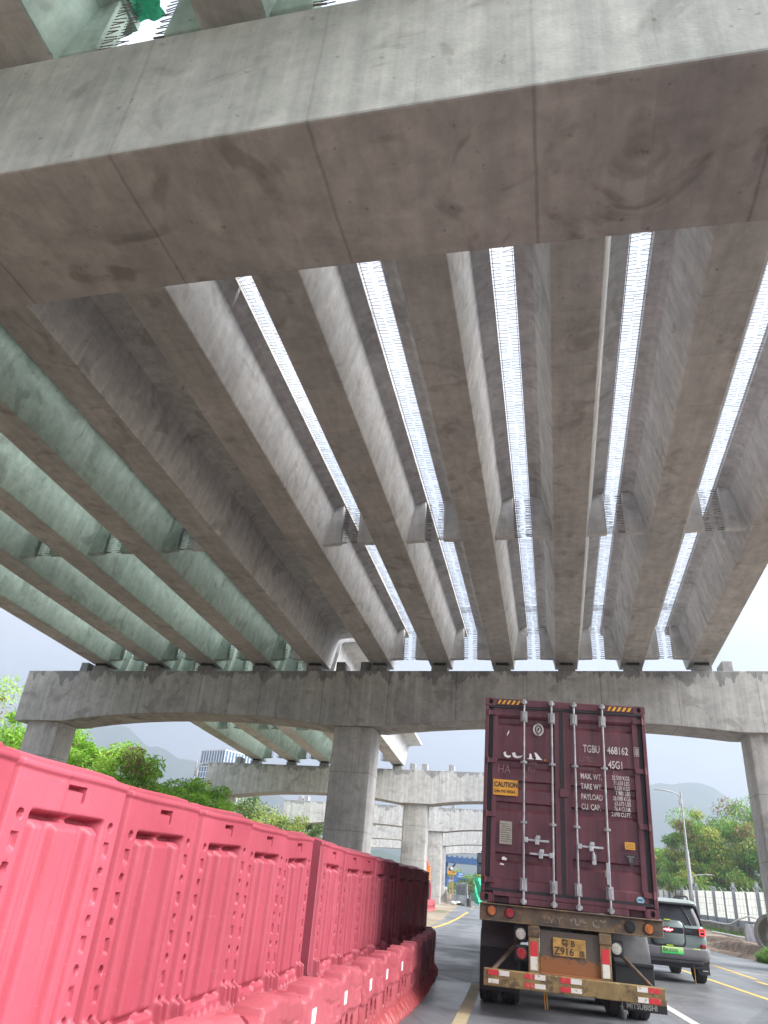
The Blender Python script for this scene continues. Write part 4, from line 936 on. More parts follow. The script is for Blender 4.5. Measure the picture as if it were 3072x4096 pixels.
fc=empty('hoarding_fence',(16.7,54,0)); tag(fc,'white panel hoarding with grey posts and grey base strip along the right verge','fence')
M['panel']=simple('white_hoarding_panel',(.86,.86,.83),.5,0,.05,.6); _n=M['panel'].node_tree; _b=_n.nodes['Principled BSDF']; _t=_n.nodes.new('ShaderNodeBsdfTranslucent'); _t.inputs['Color'].default_value=(.85,.86,.83,1); _x=_n.nodes.new('ShaderNodeMixShader'); _x.inputs[0].default_value=.5
_n.links.new(_b.outputs[0],_x.inputs[1]); _n.links.new(_t.outputs[0],_x.inputs[2]); _n.links.new(_x.outputs[0],_n.nodes['Material Output'].inputs['Surface'])
M['panel_base']=simple('grey_panel_base',(.30,.32,.34),.6,0,.2,2); M['postgrey']=simple('grey_fence_post',(.24,.26,.29),.5,.2,.12,3)
FY0=40.0; STEP=2.36
for k in range(26):
    y0=FY0+k*STEP; y1=y0+STEP; z0=fz(y0)
    m=MB()
    for r_ in range(4): m.box(-.004,.004,y0-54+.02,y1-54-.02,z0+.55+r_*.405,z0+.55+r_*.405+.39)
    for q in (.33,.66): m.box(-.028,-.006,y0-54+STEP*q-.012,y0-54+STEP*q+.012,z0+.55,z0+2.16)
    m.box(-.03,-.012,y0-54,y1-54,z0+2.14,z0+2.19); m.build('panel',M['panel'],fc)
    m=MB(); m.box(-.02,.02,y0-54,y1-54,z0-.4,z0+.53); m.build('base_panel',M['panel_base'],fc)
    m=MB(); big=k%2==1; wd=.115 if big else .06
    m.box(-.16 if big else -.09,.02,y0-54-wd,y0-54+wd,z0-.4,z0+(2.40 if big else 2.16))
    if big: m.box(-.22,.06,y0-54-wd-.07,y0-54+wd+.07,z0+2.38,z0+2.46)
    p_=m.build('fence_post',M['postgrey'],fc)
    if big and k%4!=1 or k in (5,):
        m=MB(); m.box(-.15,.01,y0-54-.11,y0-54+.11,z0+2.46,z0+2.66); m.box(-.18,.04,y0-54-.14,y0-54+.14,z0+2.66,z0+2.70); m.build('post_lamp',M['lampgrey'],p_)
    m=MB(); m.tube([(-.02,y0-54+.4,z0+2.16),(-.14,y0-54+.5,z0+2.42)],.014,4); m.tube([(-.02,y0-54+1.6,z0+2.16),(-.12,y0-54+1.7,z0+2.40)],.014,4); m.build('spray_pipe',M['hose'],fc)
n=NB('stained_low_wall'); p=n.obj(rand=False); c=n.ramp(n.noise(p,1.1,5,.65),.35,.65,(.20,.185,.16),(.33,.31,.275)); c=n.mix(c,n.ramp(n.noise(n.obj((3,3,.5),rand=False),2,4),.4,.65,(.6,.58,.54),(1.1,1.1,1.1)),.8,'MULTIPLY'); M['lowwall']=n.fin(c,.9,0,.2)
m=MB(); 
for k in range(24):
    y0=34+k*2.5; z0=ground(15.7,y0); m.box(15.55,15.85,y0,y0+2.47,z0-.5,z0+.42)
lw=m.build('low_wall',M['lowwall'],bevel=.02,segs=1); tag(lw,'low stained concrete kerb wall in front of the white hoarding','wall')
m=MB(); pts=[]
for k in range(40):
    y=32+k*1.4; pts.append((15.5+.08*math.sin(k*.9),y,ground(15.5,y)+.47+(.55*max(0,1-((y-50)/4.2)**2))+.03*math.sin(k*2.1)))
m.tube(pts,.045,8); tag(m.build('white_hose',M['hose'],smooth=60),'long white hose lying on the low wall and arching up near the sheet','hose')
m=MB(); pts=[(14.4+.1*math.sin(k),44+k*.9,ground(14.4,44+k*.9)+.06) for k in range(12)]; m.tube(pts,.05,8); tag(m.build('white_hose',M['hose'],smooth=60),'short white hose lying on the sand below the low wall','hose')
for q,(x,dx) in enumerate(((13.2,.0),(12.6,.02))):
    m=MB(); pts=[(x+.12*math.sin(k*.7+q),38+k*1.0,ground(x,38+k*1.0)+.03) for k in range(16)]; m.tube(pts,.02,5)
    tag(m.build('black_cable',M['rubber'],smooth=60),['thin dark cable on the sand, upper one','thin dark cable on the sand, lower one nearer the road'][q],'cable')
# soil bank with rubble
def heap(name,cx,cy,rx_,ry_,h,mat,seed,rough=.35,n_=26):
    r_=random.Random(seed); V=[];F=[]
    ph=[(r_.uniform(0,6),r_.uniform(1.5,6),r_.uniform(1.5,6)) for _ in range(7)]
    for j in range(n_+1):
        for i in range(n_+1):
            u=-1+2*i/n_; v=-1+2*j/n_; d=math.hypot(u,v); x=cx+u*rx_; y=cy+v*ry_
            z=h*max(0,1-d**1.7)*(1+rough*sum(math.sin(a+b*u*2.2+c_*v*2.2) for a,b,c_ in ph)/3)+r_.uniform(-.04,.04)*h*(d<1)
            V.append((x,y,ground(x,y)-.03+z))
    for j in range(n_):
        for i in range(n_):
            a=j*(n_+1)+i; F.append((a,a+1,a+n_+2,a+n_+1))
    return npmesh(name,np.array(V),np.array(F),mat,smooth=False)
n=NB('dug_up_earth'); p=n.obj(rand=False); c=n.ramp(n.noise(p,3.2,7,.75,.4),.36,.64,(.105,.075,.055),(.34,.26,.20)); n.bump(n.noise(p,9,6,.75),.8,.08); M['earth']=n.fin(c,.95,0,.15)
tag(heap('earth_bank',12.0,42.5,1.5,9.5,.34,M['earth'],3,.7,44),'strip of dug-up brown earth and rubble along the right road edge','earth bank')
rk=random.Random(5); 
for k in range(26):
    y=rk.uniform(34,50); x=rk.uniform(11.0,12.2); r_=rk.uniform(.04,.13); m=MB(); m.lathe([(.001,-r_*.5),(r_*.8,-r_*.3),(r_,.0),(r_*.7,r_*.45),(.001,r_*.55)],7,T=Matrix.Rotation(rk.uniform(0,3),4,(rk.random(),rk.random(),1)))
    o=m.build('rubble_stone',M['soilheap']); o.location=(x,y,ground(x,y)+.05); tag(o,'small loose stone in the dug-up earth strip by the road','stone','stones in the earth strip')
# big concrete pipe
pz=ground(12.5,36.5); PT=Matrix.Translation((12.12,36.4,pz+.74))@Matrix.Rotation(R_(-32),4,'Z')
m=MB(); m.lathe([(.80,0),(.80,2.4),(.66,2.4),(.66,0),(.80,0)],44,axis='y',caps=False); o=m.build('concrete_pipe',M['pipe'],smooth=40,bevel=.02); o.matrix_world=PT; tag(o,'large concrete drain pipe lying with its open end towards the road','pipe')
# white sheet wrapped block
r_=random.Random(11); m=MB(); nx,nz_=26,12
def cloth(p0,p1,h0,h1):
    V=[];F=[]
    for j in range(nz_+1):
        for i in range(nx+1):
            u,v=i/nx,j/nz_; a=p0+(p1-p0)*u; w_=.035*math.sin(u*19+v*4)+.02*math.sin(u*33-v*6); nrm=Vector((p1.y-p0.y,-(p1.x-p0.x),0)).normalized()
            q=a+nrm*w_*(1-v*.4); V.append((q.x,q.y,h0+(h1-h0)*v+.03*math.sin(u*17)))
    for j in range(nz_):
        for i in range(nx): F.append((j*(nx+1)+i,j*(nx+1)+i+1,(j+1)*(nx+1)+i+1,(j+1)*(nx+1)+i))
    m.add(V,F)
a,b,c_,d_=Vector((13.0,43,0)),Vector((13.55,42.5,0)),Vector((16.6,43.3,0)),Vector((16.0,44.6,0)); zb_=ground(13,43)
cloth(a,b,zb_,zb_+.98); cloth(b,c_,zb_,zb_+.92); cloth(d_,a,zb_,zb_+.95)
m.add([(a.x,a.y,zb_+.97),(b.x,b.y,zb_+.95),(c_.x,c_.y,zb_+.94),(d_.x,d_.y,zb_+.98),((a.x+c_.x)/2,(a.y+c_.y)/2,zb_+1.03)],[(0,1,4),(1,2,4),(2,3,4),(3,0,4)])
o=m.build('tarpaulin',simple('white_tarpaulin',(.62,.63,.68),.65,0,.1,3),smooth=70); tag(o,'white tarpaulin draped over a block behind the concrete pipe','tarpaulin')
m=MB(); m.box(13.3,16.2,43.2,44.3,zb_-.05,zb_+.9); tag(m.build('concrete_block',M['conc_plain']),'block hidden beneath the white tarpaulin','block')
# grass tufts
def grass(name,cx,cy,rx_,ry_,cnt,h,seed,label):
    r_=np.random.default_rng(seed); a=r_.uniform(0,2*np.pi,cnt); q=np.sqrt(r_.uniform(0,1,cnt)); x=cx+q*np.cos(a)*rx_; y=cy+q*np.sin(a)*ry_
    z=np.array([ground(i,j) for i,j in zip(x,y)]); hh=h*r_.uniform(.5,1.15,cnt)*(1.1-.5*q); th=r_.uniform(0,2*np.pi,cnt); ln=r_.uniform(.2,.8,cnt)*hh; w_=.018
    P=np.stack([x,y,z-.02],1); dx=np.stack([np.cos(th),np.sin(th),0*th],1); sd_=np.stack([-np.sin(th),np.cos(th),0*th],1)*w_
    mid=P+dx*ln[:,None]*.35+np.array([0,0,1])*(hh*.6)[:,None]; tip=P+dx*ln[:,None]+np.array([0,0,1])*hh[:,None]
    V=np.concatenate([P-sd_,P+sd_,mid+sd_*.8,mid-sd_*.8,tip+sd_*.15,tip-sd_*.15]); i=np.arange(cnt)
    F=np.concatenate([np.stack([i,i+cnt,i+2*cnt,i+3*cnt],1),np.stack([i+3*cnt,i+2*cnt,i+4*cnt,i+5*cnt],1)])
    g=np.stack([r_.uniform(.07,.16,cnt),r_.uniform(.16,.30,cnt),r_.uniform(.02,.05,cnt),np.ones(cnt)],1); 
    o=npmesh(name,V,F,M['leaf'],col=np.tile(g,(6,1))); tag(o,label,None,None,'stuff'); return o
grass('grass',11.55,34.4,.75,1.5,3000,.50,2,None); grass('grass',12.5,33.6,.8,1.2,1500,.36,3,None); grass('grass',15.2,58,.5,20,1500,.25,4,None)
# lamps
def lamp_post(label,loc,h,arm,rz,low=True,tilt=0.0):
    r0=empty('street_lamp',loc,rz); r0.rotation_euler=(0,tilt,rz); tag(r0,label,'street lamp','street lamps')
    m=MB(); m.tube([(0,0,-.3),(0,0,h*.52),(0,0,h*.535)],[.16,.14,.13],12); m.tube([(0,0,h*.535),(0,0,h)],[.085,.06],10); m.tube([(0,0,h),(0,0,h+.9)],.012,4); m.build('pole',M['lampgrey'],r0,smooth=50)
    m=MB(); pts=[(-.05,0,h-.75),(-.16,0,h-.35),(-.45,0,h-.16),(-arm*.55,0,h-.05),(-arm,0,h+.04)]; m.tube(pts,[.05,.05,.045,.05,.055],8); m.build('lamp_arm',M['lampgrey'],r0,smooth=50)
    m=MB(); m.box(-arm-.55,-arm+.2,-.10,.10,h-.02,h+.07); m.build('lamp_head',M['lampgrey'],r0,bevel=.03)
    m=MB(); m.box(-.22,.02,-.10,.10,h-1.05,h-.62); m.build('junction_box',M['lampgrey'],r0,bevel=.02)
    if low:
        z=h*.30; m=MB(); m.tube([(.06,0,z),(.22,0,z+.38),(.5,0,z+.5),(1.5,0,z+.62)],.035,8); m.build('lamp_arm',M['lampgrey'],r0,smooth=50)
        m=MB(); m.box(1.2,1.75,-.07,.07,z+.57,z+.63); m.build('lamp_head',M['lampgrey'],r0,bevel=.02); m=MB(); m.box(.03,.24,-.1,.1,z-.05,z+.35); m.build('junction_box',M['lampgrey'],r0,bevel=.02)
    return r0
lamp_post('tall grey street lamp with two arms before the right-hand tree',(16.25,66,ground(16.25,66)),9.6,1.55,0)
lamp_post('grey street lamp beside the glass tower on the left',(-23.9,60,.3),9.15,1.3,PI,False)
lamp_post('small far street lamp behind the round trees on the left',(-24.6,90,.5),8.8,1.4,PI,False)

# ------------------------------------------------------------------ trees
PAL={'bright':((.20,.40,.035),(.30,.54,.06),(.40,.60,.10),(.26,.18,.10)),
     'mixed':((.11,.24,.045),(.20,.38,.065),(.38,.41,.10),(.24,.14,.085)),
     'dark':((.04,.09,.02),(.08,.15,.03),(.16,.22,.05),(.07,.08,.03)),
     'olive':((.06,.085,.035),(.085,.115,.045),(.12,.15,.06),(.06,.06,.03)),
     'clump':((.07,.14,.03),(.18,.28,.05),(.38,.44,.11),(.08,.10,.04))}
def tree(name,label,x,y,h,rx_,ry_,crown_h,pal,seed,n_clump=70,per=300,leaf=.28,group=None,style='feather',base=None,trunk=.16,weights=(.4,.35,.18,.07),crad=.16,droop=.5):
    r_=np.random.default_rng(seed); z0=ground(x,y) if base is None else base
    root=empty(name,(x,y,z0),r_.uniform(0,6.28) if rx_==ry_ else 0); tag(root,label,'tree',group)
    cb=h-crown_h; cz=cb+crown_h*.5
    # clump centres spread through an uneven crown
    C=[]; 
    while len(C)<n_clump:
        p=r_.normal(size=3); p/=np.linalg.norm(p); rad=r_.uniform(.15,1)**.45
        bulge=1+.22*np.sin(3*np.arctan2(p[1],p[0])+seed)+.15*np.sin(5*p[2]+seed*2)
        q=p*rad*bulge*np.array([rx_,ry_,crown_h*.5])*.9
        if style=='conic': q[:2]*=max(.15,1-(q[2]+crown_h*.5)/crown_h*.8)
        C.append(q+np.array([0,0,cz]))
    C=np.array(C); R0=max(rx_,ry_)*crad
    # trunk and limbs
    m=MB(); top=cz+crown_h*.1
    m.tube([(0,0,-.4),(.03*h*.2,.02,cb*.5),(-.02*h*.3,.05,cb),(0.1,0,top)],[trunk*1.25,trunk,trunk*.8,trunk*.25],8)
    for k in r_.choice(len(C),min(len(C),16),replace=False):
        c=C[k]; s=r_.uniform(.55,1.0); b=np.array([.02,.02,cb*s+ (top-cb)*max(0,s-.6)]); md=(b+c)/2+np.array([0,0,-.08*h*r_.uniform(-.3,1)])
        m.tube([tuple(b),tuple(md),tuple(c)],[trunk*.45,trunk*.28,trunk*.08],5)
    m.build('trunk',M['trunk'],root,smooth=60)
    # leaves
    n_=n_clump*per; ci=np.repeat(np.arange(n_clump),per); cr=R0*r_.uniform(.6,1.35,n_clump)
    d=r_.normal(size=(n_,3)); d/=np.linalg.norm(d,axis=1)[:,None]; rad=r_.uniform(0,1,n_)**.42
    P=C[ci]+d*(rad*cr[ci])[:,None]*np.array([1.25,1.25,.75])
    ax=d*np.array([1,1,.35])+r_.normal(size=(n_,3))*.55+np.array([0,0,-droop]); ax/=np.linalg.norm(ax,axis=1)[:,None]
    sd_=np.cross(ax,r_.normal(size=(n_,3))); sd_/=np.linalg.norm(sd_,axis=1)[:,None]
    L_=leaf*r_.uniform(.6,1.3,n_); W_=L_*(.24 if style=='feather' else .45)
    A=ax*L_[:,None]; B=sd_*W_[:,None]
    V=np.stack([P-A*.5,P+B*.5,P+A*.5,P-B*.5],1).reshape(-1,3); F=np.arange(n_*4).reshape(-1,4)
    pl=np.array(PAL[pal]); w_=np.array(weights); cc=pl[r_.choice(4,n_clump,p=w_/w_.sum())]; 
    lc=np.where(r_.uniform(size=(n_,1))<.65,cc[ci],pl[r_.choice(4,n_,p=w_/w_.sum())])*r_.uniform(.75,1.25,(n_,1))
    col=np.repeat(np.concatenate([lc,np.ones((n_,1))],1),4,0)
    npmesh('crown',V,F,M['leaf'],root,smooth=False,col=col)
    return root
gR='trees behind the white hoarding'
tree('broadleaf_tree','large feathery tree with yellowish sprays and brown pods, right behind the hoarding',23.0,74,10.3,5.2,4.5,9.6,'mixed',3,100,330,.36,gR,crad=.21,weights=(.34,.38,.18,.10),droop=.8)
tree('broadleaf_tree','lower yellow-green tree just behind the tall two-armed lamp',18.4,73,7.8,3.0,3.0,7.6,'mixed',8,60,300,.34,gR,crad=.24,weights=(.2,.35,.35,.1),droop=.9)
tree('broadleaf_tree','dark green tree behind the hoarding at the right frame edge',28.5,78,9.0,4.4,4.4,8.8,'mixed',12,80,300,.36,gR,crad=.22,weights=(.45,.4,.08,.07),droop=.7)
tree('broadleaf_tree','low dark tree filling the gap above the hoarding behind the large one',23.5,84,7.0,6.0,3.0,6.8,'dark',14,70,260,.4,gR,crad=.22)
tree('broadleaf_tree','pale small tree at the left end of the right-hand grove beside the container',17.0,84,7.2,2.6,2.6,7.0,'mixed',15,44,240,.36,gR,crad=.26,weights=(.25,.3,.35,.1))
gL='trees behind the tall red barriers'
for k,(x,y,h,r_,pal,lab) in enumerate([(-36.5,44,12.6,4.6,'bright','tallest bright green tree at the left frame edge behind the cap end'),(-29.6,45,9.6,3.6,'bright','bright green tree just right of the left pier column'),
    (-25.8,45.5,9.3,3.0,'bright','bright green tree with a long side spray below the arch'),(-22.0,46,8.5,2.9,'bright','bright green tree sloping down to the right below the arch'),
    (-18.9,48,7.0,2.5,'bright','small bright green tree at the low right end of the left grove')]):
    tree('broadleaf_tree',lab,x,y,h,r_,r_,h*.86,pal,30+k,70,300,.34,gL,crad=.24,weights=(.3,.42,.2,.08),base=.1,droop=.35)
for k,(x,y,h,r_,lab) in enumerate([(-31.2,76,10.0,1.5,'left one of two slim olive cypress-like trees beside the glass tower'),(-29.0,77,9.4,1.4,'right one of two slim olive trees in front of the glass tower')]):
    tree('slim_tree',lab,x,y,h,r_,r_,h*.92,'olive',50+k,46,240,.26,'slim trees near the tower',style='conic',crad=.42)
for k,(x,y,h,r_,pal,lab) in enumerate([(-33.5,74,6.6,2.0,'bright','light green bush-like tree left of the slim trees'),(-27.6,70,6.2,2.0,'bright','yellow-green leafy tree in front of the tower foot'),(-25.0,73,5.6,1.4,'dark','small dark tree beside the third pier column')]):
    tree('broadleaf_tree',lab,x,y,h,r_,r_,h*.8,pal,60+k,36,240,.28,'small trees near the tower',crad=.3)
for k,(x,y,h,r_,lab) in enumerate([(-24.2,78,9.2,3.2,'largest round-crowned tree right of the third pier column'),(-20.6,80,7.9,2.6,'round-crowned tree in the middle of the three behind the third pier'),(-19.0,84,7.6,2.2,'round-crowned tree behind the far small lamp'),(-17.6,86,5.6,2.0,'lowest round-crowned tree beside the fourth pier cap')]):
    tree('round_tree',lab,x,y,h,r_,r_,h*.75,'clump',70+k,44,260,.24,'round trees behind the third pier',style='round',crad=.3,droop=0,weights=(.25,.35,.36,.04))
for k,(x,y,h,r_) in enumerate([(-13,190,7,4),(-8.5,205,6.0,4),(-3.0,180,5.2,2.6),(-1.0,150,4.0,2.2)]):
    tree('broadleaf_tree',['far green tree behind the blue gantry leg','far green tree between the gantry leg and the grey hoarding','far green tree below the blue road signs','far green bush beside the green netting by the road'][k],x,y,h,r_,r_,h*.9,'mixed',80+k,26,150,.6,'far trees down the road',crad=.32)
# ------------------------------------------------------------------ glass tower
bt=empty('glass_tower',(-107,300,0),0); tag(bt,'pale office tower with a grid of blue glass panes behind the trees','tower')
M['glassblue']=simple('blue_glass_panes',(.10,.17,.26),.15,.3,.35,.6); M['mullion']=simple('white_mullions',(.62,.66,.70),.5,0,.05,1)
P0,P1,P2=Vector((-11.2,0,0)),Vector((1.2,-6,0)),Vector((9.8,9,0))
H=46.5
m=MB(); m.prism([(P0.x,P0.y),(P1.x,P1.y),(P2.x,P2.y),(-2,18)],'z',-2,H); m.build('facade',M['glassblue'],bt)
def grid(a,b,nu,z0,z1,nz_,wd,nm):
    d=(b-a); n_=Vector((d.y,-d.x,0)).normalized()*.12; m=MB()
    for k in range(nu+1):
        q=a+d*(k/nu)+n_; e=d.normalized()*wd; m.add([tuple(q-e+Vector((0,0,z0))),tuple(q+e+Vector((0,0,z0))),tuple(q+e+Vector((0,0,z1))),tuple(q-e+Vector((0,0,z1))),tuple(q-e-n_+Vector((0,0,z0))),tuple(q+e-n_+Vector((0,0,z0))),tuple(q+e-n_+Vector((0,0,z1))),tuple(q-e-n_+Vector((0,0,z1)))],[(0,1,2,3),(0,4,5,1),(3,2,6,7),(0,3,7,4),(1,5,6,2)])
    for k in range(nz_+1):
        z=z0+(z1-z0)*k/nz_; q0=a+n_*1.3; q1=b+n_*1.3; m.add([tuple(q0+Vector((0,0,z-wd))),tuple(q1+Vector((0,0,z-wd))),tuple(q1+Vector((0,0,z+wd))),tuple(q0+Vector((0,0,z+wd))),tuple(a+Vector((0,0,z-wd))),tuple(b+Vector((0,0,z-wd))),tuple(b+Vector((0,0,z+wd))),tuple(a+Vector((0,0,z+wd)))],[(0,1,2,3),(0,4,5,1),(3,2,6,7)])
    m.build(nm,M['mullion'],bt)
grid(P0,P1,9,0,40,18,.16,'mullion_grid'); grid(P1,P2,10,0,40,18,.16,'mullion_grid'); grid(P0,P1,9,41,46.3,1,.2,'mullion_grid'); grid(P1,P2,10,41,46.3,1,.2,'mullion_grid')
# blue truss rods between the tower and the pier
for k in range(2):
    x,y=((-28.6,84),(-20.6,104))[k]; m=MB()
    for q in range(4): m.tube([(x-2.2,y,ground(x,y)+5.0+.75*q),(x+2.6,y+1,ground(x,y)+5.9+.85*q)],.07,6)
    m.box(x+2.4,x+2.6,y+.9,y+1.1,0,9); o=m.build('steel_frame',M['blue_steel']); tag(o,['blue steel rods sticking out behind the third pier cap','blue steel rods sticking out left of the fourth pier cap'][k],'steel frame')
# ------------------------------------------------------------------ blue gantry, ladder, cage, signs far down the road
gz=lambda x,y: ground(x,y)
ga=empty('gantry_crane',(-6.95,150,gz(-7,150))); tag(ga,'blue steel gantry frame across the road with one round leg','gantry crane')
m=MB(); 
for yy in (-.9,.9): m.box(-5,9,yy-.25,yy+.25,5.75,6.75)
for k in range(15): m.box(-4.8+k*.95,-4.5+k*.95,-1.1,1.1,6.75,7.0)
m.build('main_beam',M['blue_steel'],ga)
m=MB(); m.tube([(0,0,-.6),(0,0,5.8)],.36,16); m.build('leg',M['blue_steel'],ga,smooth=50)
m=MB(); m.box(-.7,.7,-.7,.7,3.9,4.9) ; m.tube([(.2,0,3.8),(1.7,0,5.7)],.16,8); m.tube([(-.2,0,3.8),(-1.7,0,5.7)],.16,8); m.tube([(-3,-.3,3.2),(4,-.3,3.2)],.1,6); m.build('brace',M['blue_steel'],ga)
m=MB(); m.box(-.35,.35,-.42,-.38,.9,1.7); m.build('notice_board',M['white'],ga)
m=MB()
for k in range(14): m.tube([(-4.9+k,-1.0,6.95),(-4.9+k,-1.0,7.9)],.03,4)
m.tube([(-5,-1,7.85),(9,-1,7.85)],.03,4); m.build('railing',M['lampgrey'],ga)
ld=empty('access_ladder',(-5.7,145,gz(-5.7,145))); tag(ld,'yellow access ladder with a caged platform in front of the blue leg','ladder')
m=MB()
for s in (-1,1): m.box(s*.28-.05,s*.28+.05,-.05,.05,0,4.0)
for k in range(14): m.box(-.28,.28,-.03,.03,.2+k*.28,.26+k*.28)
m.build('rungs',M['yellow_steel'],ld)
m=MB(); m.box(-.75,.75,-.5,.5,3.75,3.95); 
for x in (-.72,.72): m.box(x-.06,x+.06,-.5,.5,3.95,4.95)
m.box(-.75,.75,.44,.5,3.95,4.3); m.build('cage',M['yellow_steel'],ld)
m=MB(); m.lathe([(0,-.03),(.24,-.03),(.24,.03),(0,.03)],18,axis='y',T=Matrix.Translation((.02,-.52,4.72))); m.build('round_sign',M['white'],ld)
sg=empty('road_sign',(-6.0,180,gz(-6,180))); tag(sg,'stepped blue direction sign board beyond the yellow ladder','road sign','blue road signs')
m=MB(); m.box(-1.95,1.8,-.04,.04,2.9,3.95); m.box(0.0,1.8,-.05,.05,3.95,4.95); m.build('board',M['sign_blue'],sg)
for t,x,z,s_ in (('宝龙路',.55,4.50,.36),('深汕大道',.35,4.02,.36),('←  ↑  →',-.9,3.45,.42),('左转道',-1.7,3.02,.34),('右转道',.55,3.02,.34)): text(t,s_,M['white'],sg,(x,-.06,z),bold=.01)
m=MB(); m.tube([(1.5,.1,-.2),(1.5,.1,4.9)],.1,8); m.build('post',M['lampgrey'],sg)
sg=empty('road_sign',(-2.85,180,gz(-3,180))); tag(sg,'small blue lane sign with white lower plate at the truck mirror','road sign','blue road signs')
m=MB(); m.box(-.72,.72,-.04,.04,3.5,4.8); m.build('board',M['sign_blue'],sg); m=MB(); m.box(-.72,.72,-.045,.045,2.95,3.48); m.build('lower_plate',M['white'],sg)
text('↑ ↑',.7,M['white'],sg,(-.55,-.06,3.85),bold=.02); text('直 左',.34,M['black'],sg,(-.4,-.06,3.07),bold=.01)
m=MB(); m.tube([(0,.1,-.2),(0,.1,4.7)],.08,8); m.build('post',M['lampgrey'],sg)
# grey corrugated hoarding
m=MB(); pts=[]; N=60
for k in range(N+1):
    u=k/N; x=-1.78-2.25*u; y=90+32*u; z=gz(x,y); w_=.09*(k%2)
    pts.append((x+w_,y,z-.1,z+2.15))
m.add([(p[0],p[1],p[2]) for p in pts]+[(p[0],p[1],p[3]) for p in pts]+[(p[0]+.04,p[1],p[2]) for p in pts]+[(p[0]+.04,p[1],p[3]) for p in pts],[(k,k+1,N+2+k,N+1+k) for k in range(N)]+[(2*(N+1)+k+1,2*(N+1)+k,3*(N+1)+k,3*(N+1)+k+1) for k in range(N)]+[(N+1+k,N+2+k,3*(N+1)+k+1,3*(N+1)+k) for k in range(N)])
for k in range(0,N,6): m.box(pts[k][0]-.12,pts[k][0]-.04,pts[k][1]-.05,pts[k][1]+.05,pts[k][2],pts[k][3]+.25)
m.box(-3.5,-1.78,89.9,89.95,gz(-2,90),gz(-2,90)+1.0); tag(m.build('corrugated_hoarding',M['grey_sheet']),'grey corrugated sheet hoarding running away from the road','hoarding')
for k,(x,y,a,b,c_) in enumerate([(-3.2,88,.34,.3,.24),(-2.7,88.3,.30,.26,.26)]):
    m=MB(); m.lathe([(.001,-.1),(.7,0),(1,.35),(.85,.8),(.4,1.0),(.001,1.02)],16,T=Matrix.Diagonal((a,b,c_*1.5,1))); o=m.build('white_sack',M['bag'],smooth=80); o.location=(x,y,gz(x,y)); tag(o,['white sack lying at the foot of the grey hoarding, left one','white sack leaning on its neighbour below the grey hoarding'][k],'sack','white sacks')
m=MB(); m.lathe([(.001,-.1),(.8,0),(1,.3),(.6,.8),(.001,.9)],14,T=Matrix.Diagonal((.45,.35,.3,1))); o=m.build('black_sack',M['rubber'],smooth=80); o.location=(-2.35,87.6,gz(-2,87)); tag(o,'black sack lying right of the white sacks','sack')
m=MB(); m.lathe([(.001,0),(.22,.0),(.24,.02),(.24,.72),(.21,.75),(.001,.75)],18); o=m.build('dirty_drum',simple('rusty_drum',(.10,.085,.075),.8,.1,.4,6),smooth=40); o.location=(-1.45,85,gz(-1.4,85)); tag(o,'dark rusty drum standing at the end of the grey hoarding','drum')
tag(heap('rubble_heap',-4.35,94,.9,1.2,.85,M['soilheap'],9,.8,16),'brown rubble heap topped with white sheet beside the pier column','rubble heap')
m=MB(); r_=random.Random(4); V=[];F=[]
for j in range(11):
    for i in range(7): V.append((-1.05+.9*i/6+.06*math.sin(j*1.3),100+.3*math.sin(i*1.1+j*.8),gz(-1,100)+.25+2.9*j/10-.05*i))
for j in range(10):
    for i in range(6): F.append((j*7+i,j*7+i+1,j*7+i+8,j*7+i+7))
m.add(V,F); m.box(-.2,-.1,100,100.1,0,3.6); tag(m.build('netting_screen',M['green_net'],smooth=70),'bright green construction netting hung beside the truck mirror','netting')
m=MB(); m.box(-2.0,3,130,130.2,gz(0,130),gz(0,130)+1.1); tag(m.build('green_hoarding',simple('dark_green_hoarding',(.05,.13,.08),.6)),'low dark green hoarding across the end of the road','hoarding')
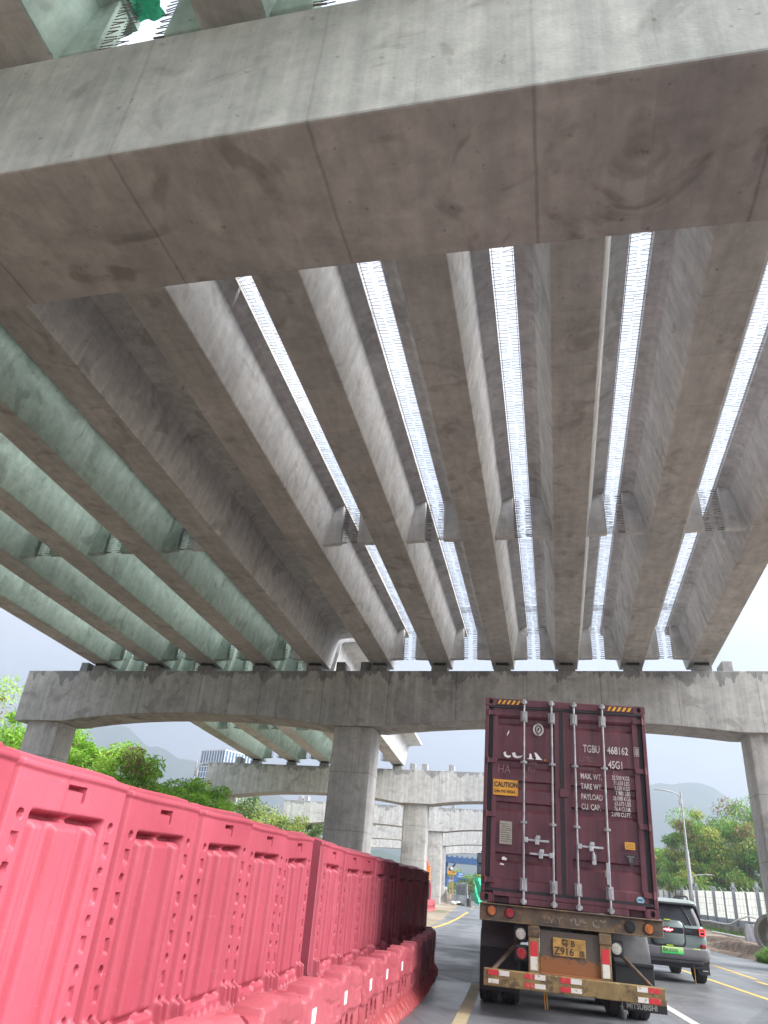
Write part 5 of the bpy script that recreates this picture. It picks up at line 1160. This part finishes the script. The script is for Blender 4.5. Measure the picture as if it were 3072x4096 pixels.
# orange warning board
wb=empty('warning_board',(-4.45,65.6,gz(-4.5,65.6))); tag(wb,'orange warning board with white edge stripes and a red beacon on top','warning board')
m=MB(); m.box(-.32,.16,-.05,.05,1.95,3.0); m.build('board',M['orange'],wb)
m=MB()
for k in range(5): m.box(.07,.14,-.056,-.05,2.02+k*.2,2.12+k*.2)
m.build('stripe',M['white'],wb)
m=MB(); m.box(-.1,.1,-.1,.1,0,1.95); m.build('post',M['black'],wb)
m=MB(); m.lathe([(.001,3.0),(.14,3.0),(.16,3.12),(.12,3.38),(.001,3.42)],14,T=Matrix.Translation((-.2,0,0))); m.lathe([(.001,3.42),(.05,3.42),(.04,3.8),(.001,3.82)],8,T=Matrix.Translation((-.22,0,0))); m.build('beacon',simple('orange_red_beacon',(.75,.08,.03),.35),wb,smooth=50)
# ------------------------------------------------------------------ hills
def hill(name,pts,y,depth,seed):
    """ridge through (x, height) points at distance y, as a rough terrain sheet sloping towards us"""
    r_=np.random.default_rng(seed); xs=np.linspace(pts[0][0],pts[-1][0],120); hz=np.interp(xs,[p[0] for p in pts],[p[1] for p in pts])
    nz2=sum(np.sin(xs*f+r_.uniform(0,6))*a for f,a in ((.012,9),(.031,5),(.07,3),(.16,1.6))); hz=np.maximum(hz+nz2,2)
    V=[];F=[]; prof=[(-1,0),(-.8,.10),(-.6,.27),(-.4,.50),(-.22,.74),(-.1,.90),(0,1),(.2,.7),(.5,.0)]
    for j,(d,k) in enumerate(prof):
        for i,x in enumerate(xs):
            V.append((x+25*math.sin(j*1.7+i*.23)*(1-k),y+d*depth+18*math.sin(i*.31+j),hz[i]*k*(1+.08*math.sin(i*.5+j*2))))
    n_=len(xs)
    for j in range(len(prof)-1):
        for i in range(n_-1): F.append((j*n_+i,j*n_+i+1,(j+1)*n_+i+1,(j+1)*n_+i))
    return tag(npmesh(name,np.array(V),np.array(F),M['hill']),kind='structure')
hill('hills',[(-1500,120),(-1100,230),(-860,255),(-650,235),(-540,185),(-380,118),(-150,95),(60,120),(220,215),(330,245),(420,205),(520,160),(700,150),(1000,210),(1400,140)],1500,500,3)
hill('near_hill',[(-900,60),(-600,120),(-430,95),(-250,45),(0,30),(200,50),(400,70),(700,90),(1000,60)],900,320,5)
# ------------------------------------------------------------------ haze
n=NB('haze_air'); n.t.nodes.remove(n.b); pv=n.n('ShaderNodeVolumePrincipled'); pv.inputs['Color'].default_value=(.50,.57,.68,1); pv.inputs['Density'].default_value=.0011; pv.inputs['Anisotropy'].default_value=.2
n.l(pv.outputs[0],n.o.inputs['Volume']); M['haze']=n.mat
m=MB(); m.box(-1700,1700,-420,2200,-1.2,330); hz_=m.build('haze',M['haze']); tag(hz_,kind='stuff')
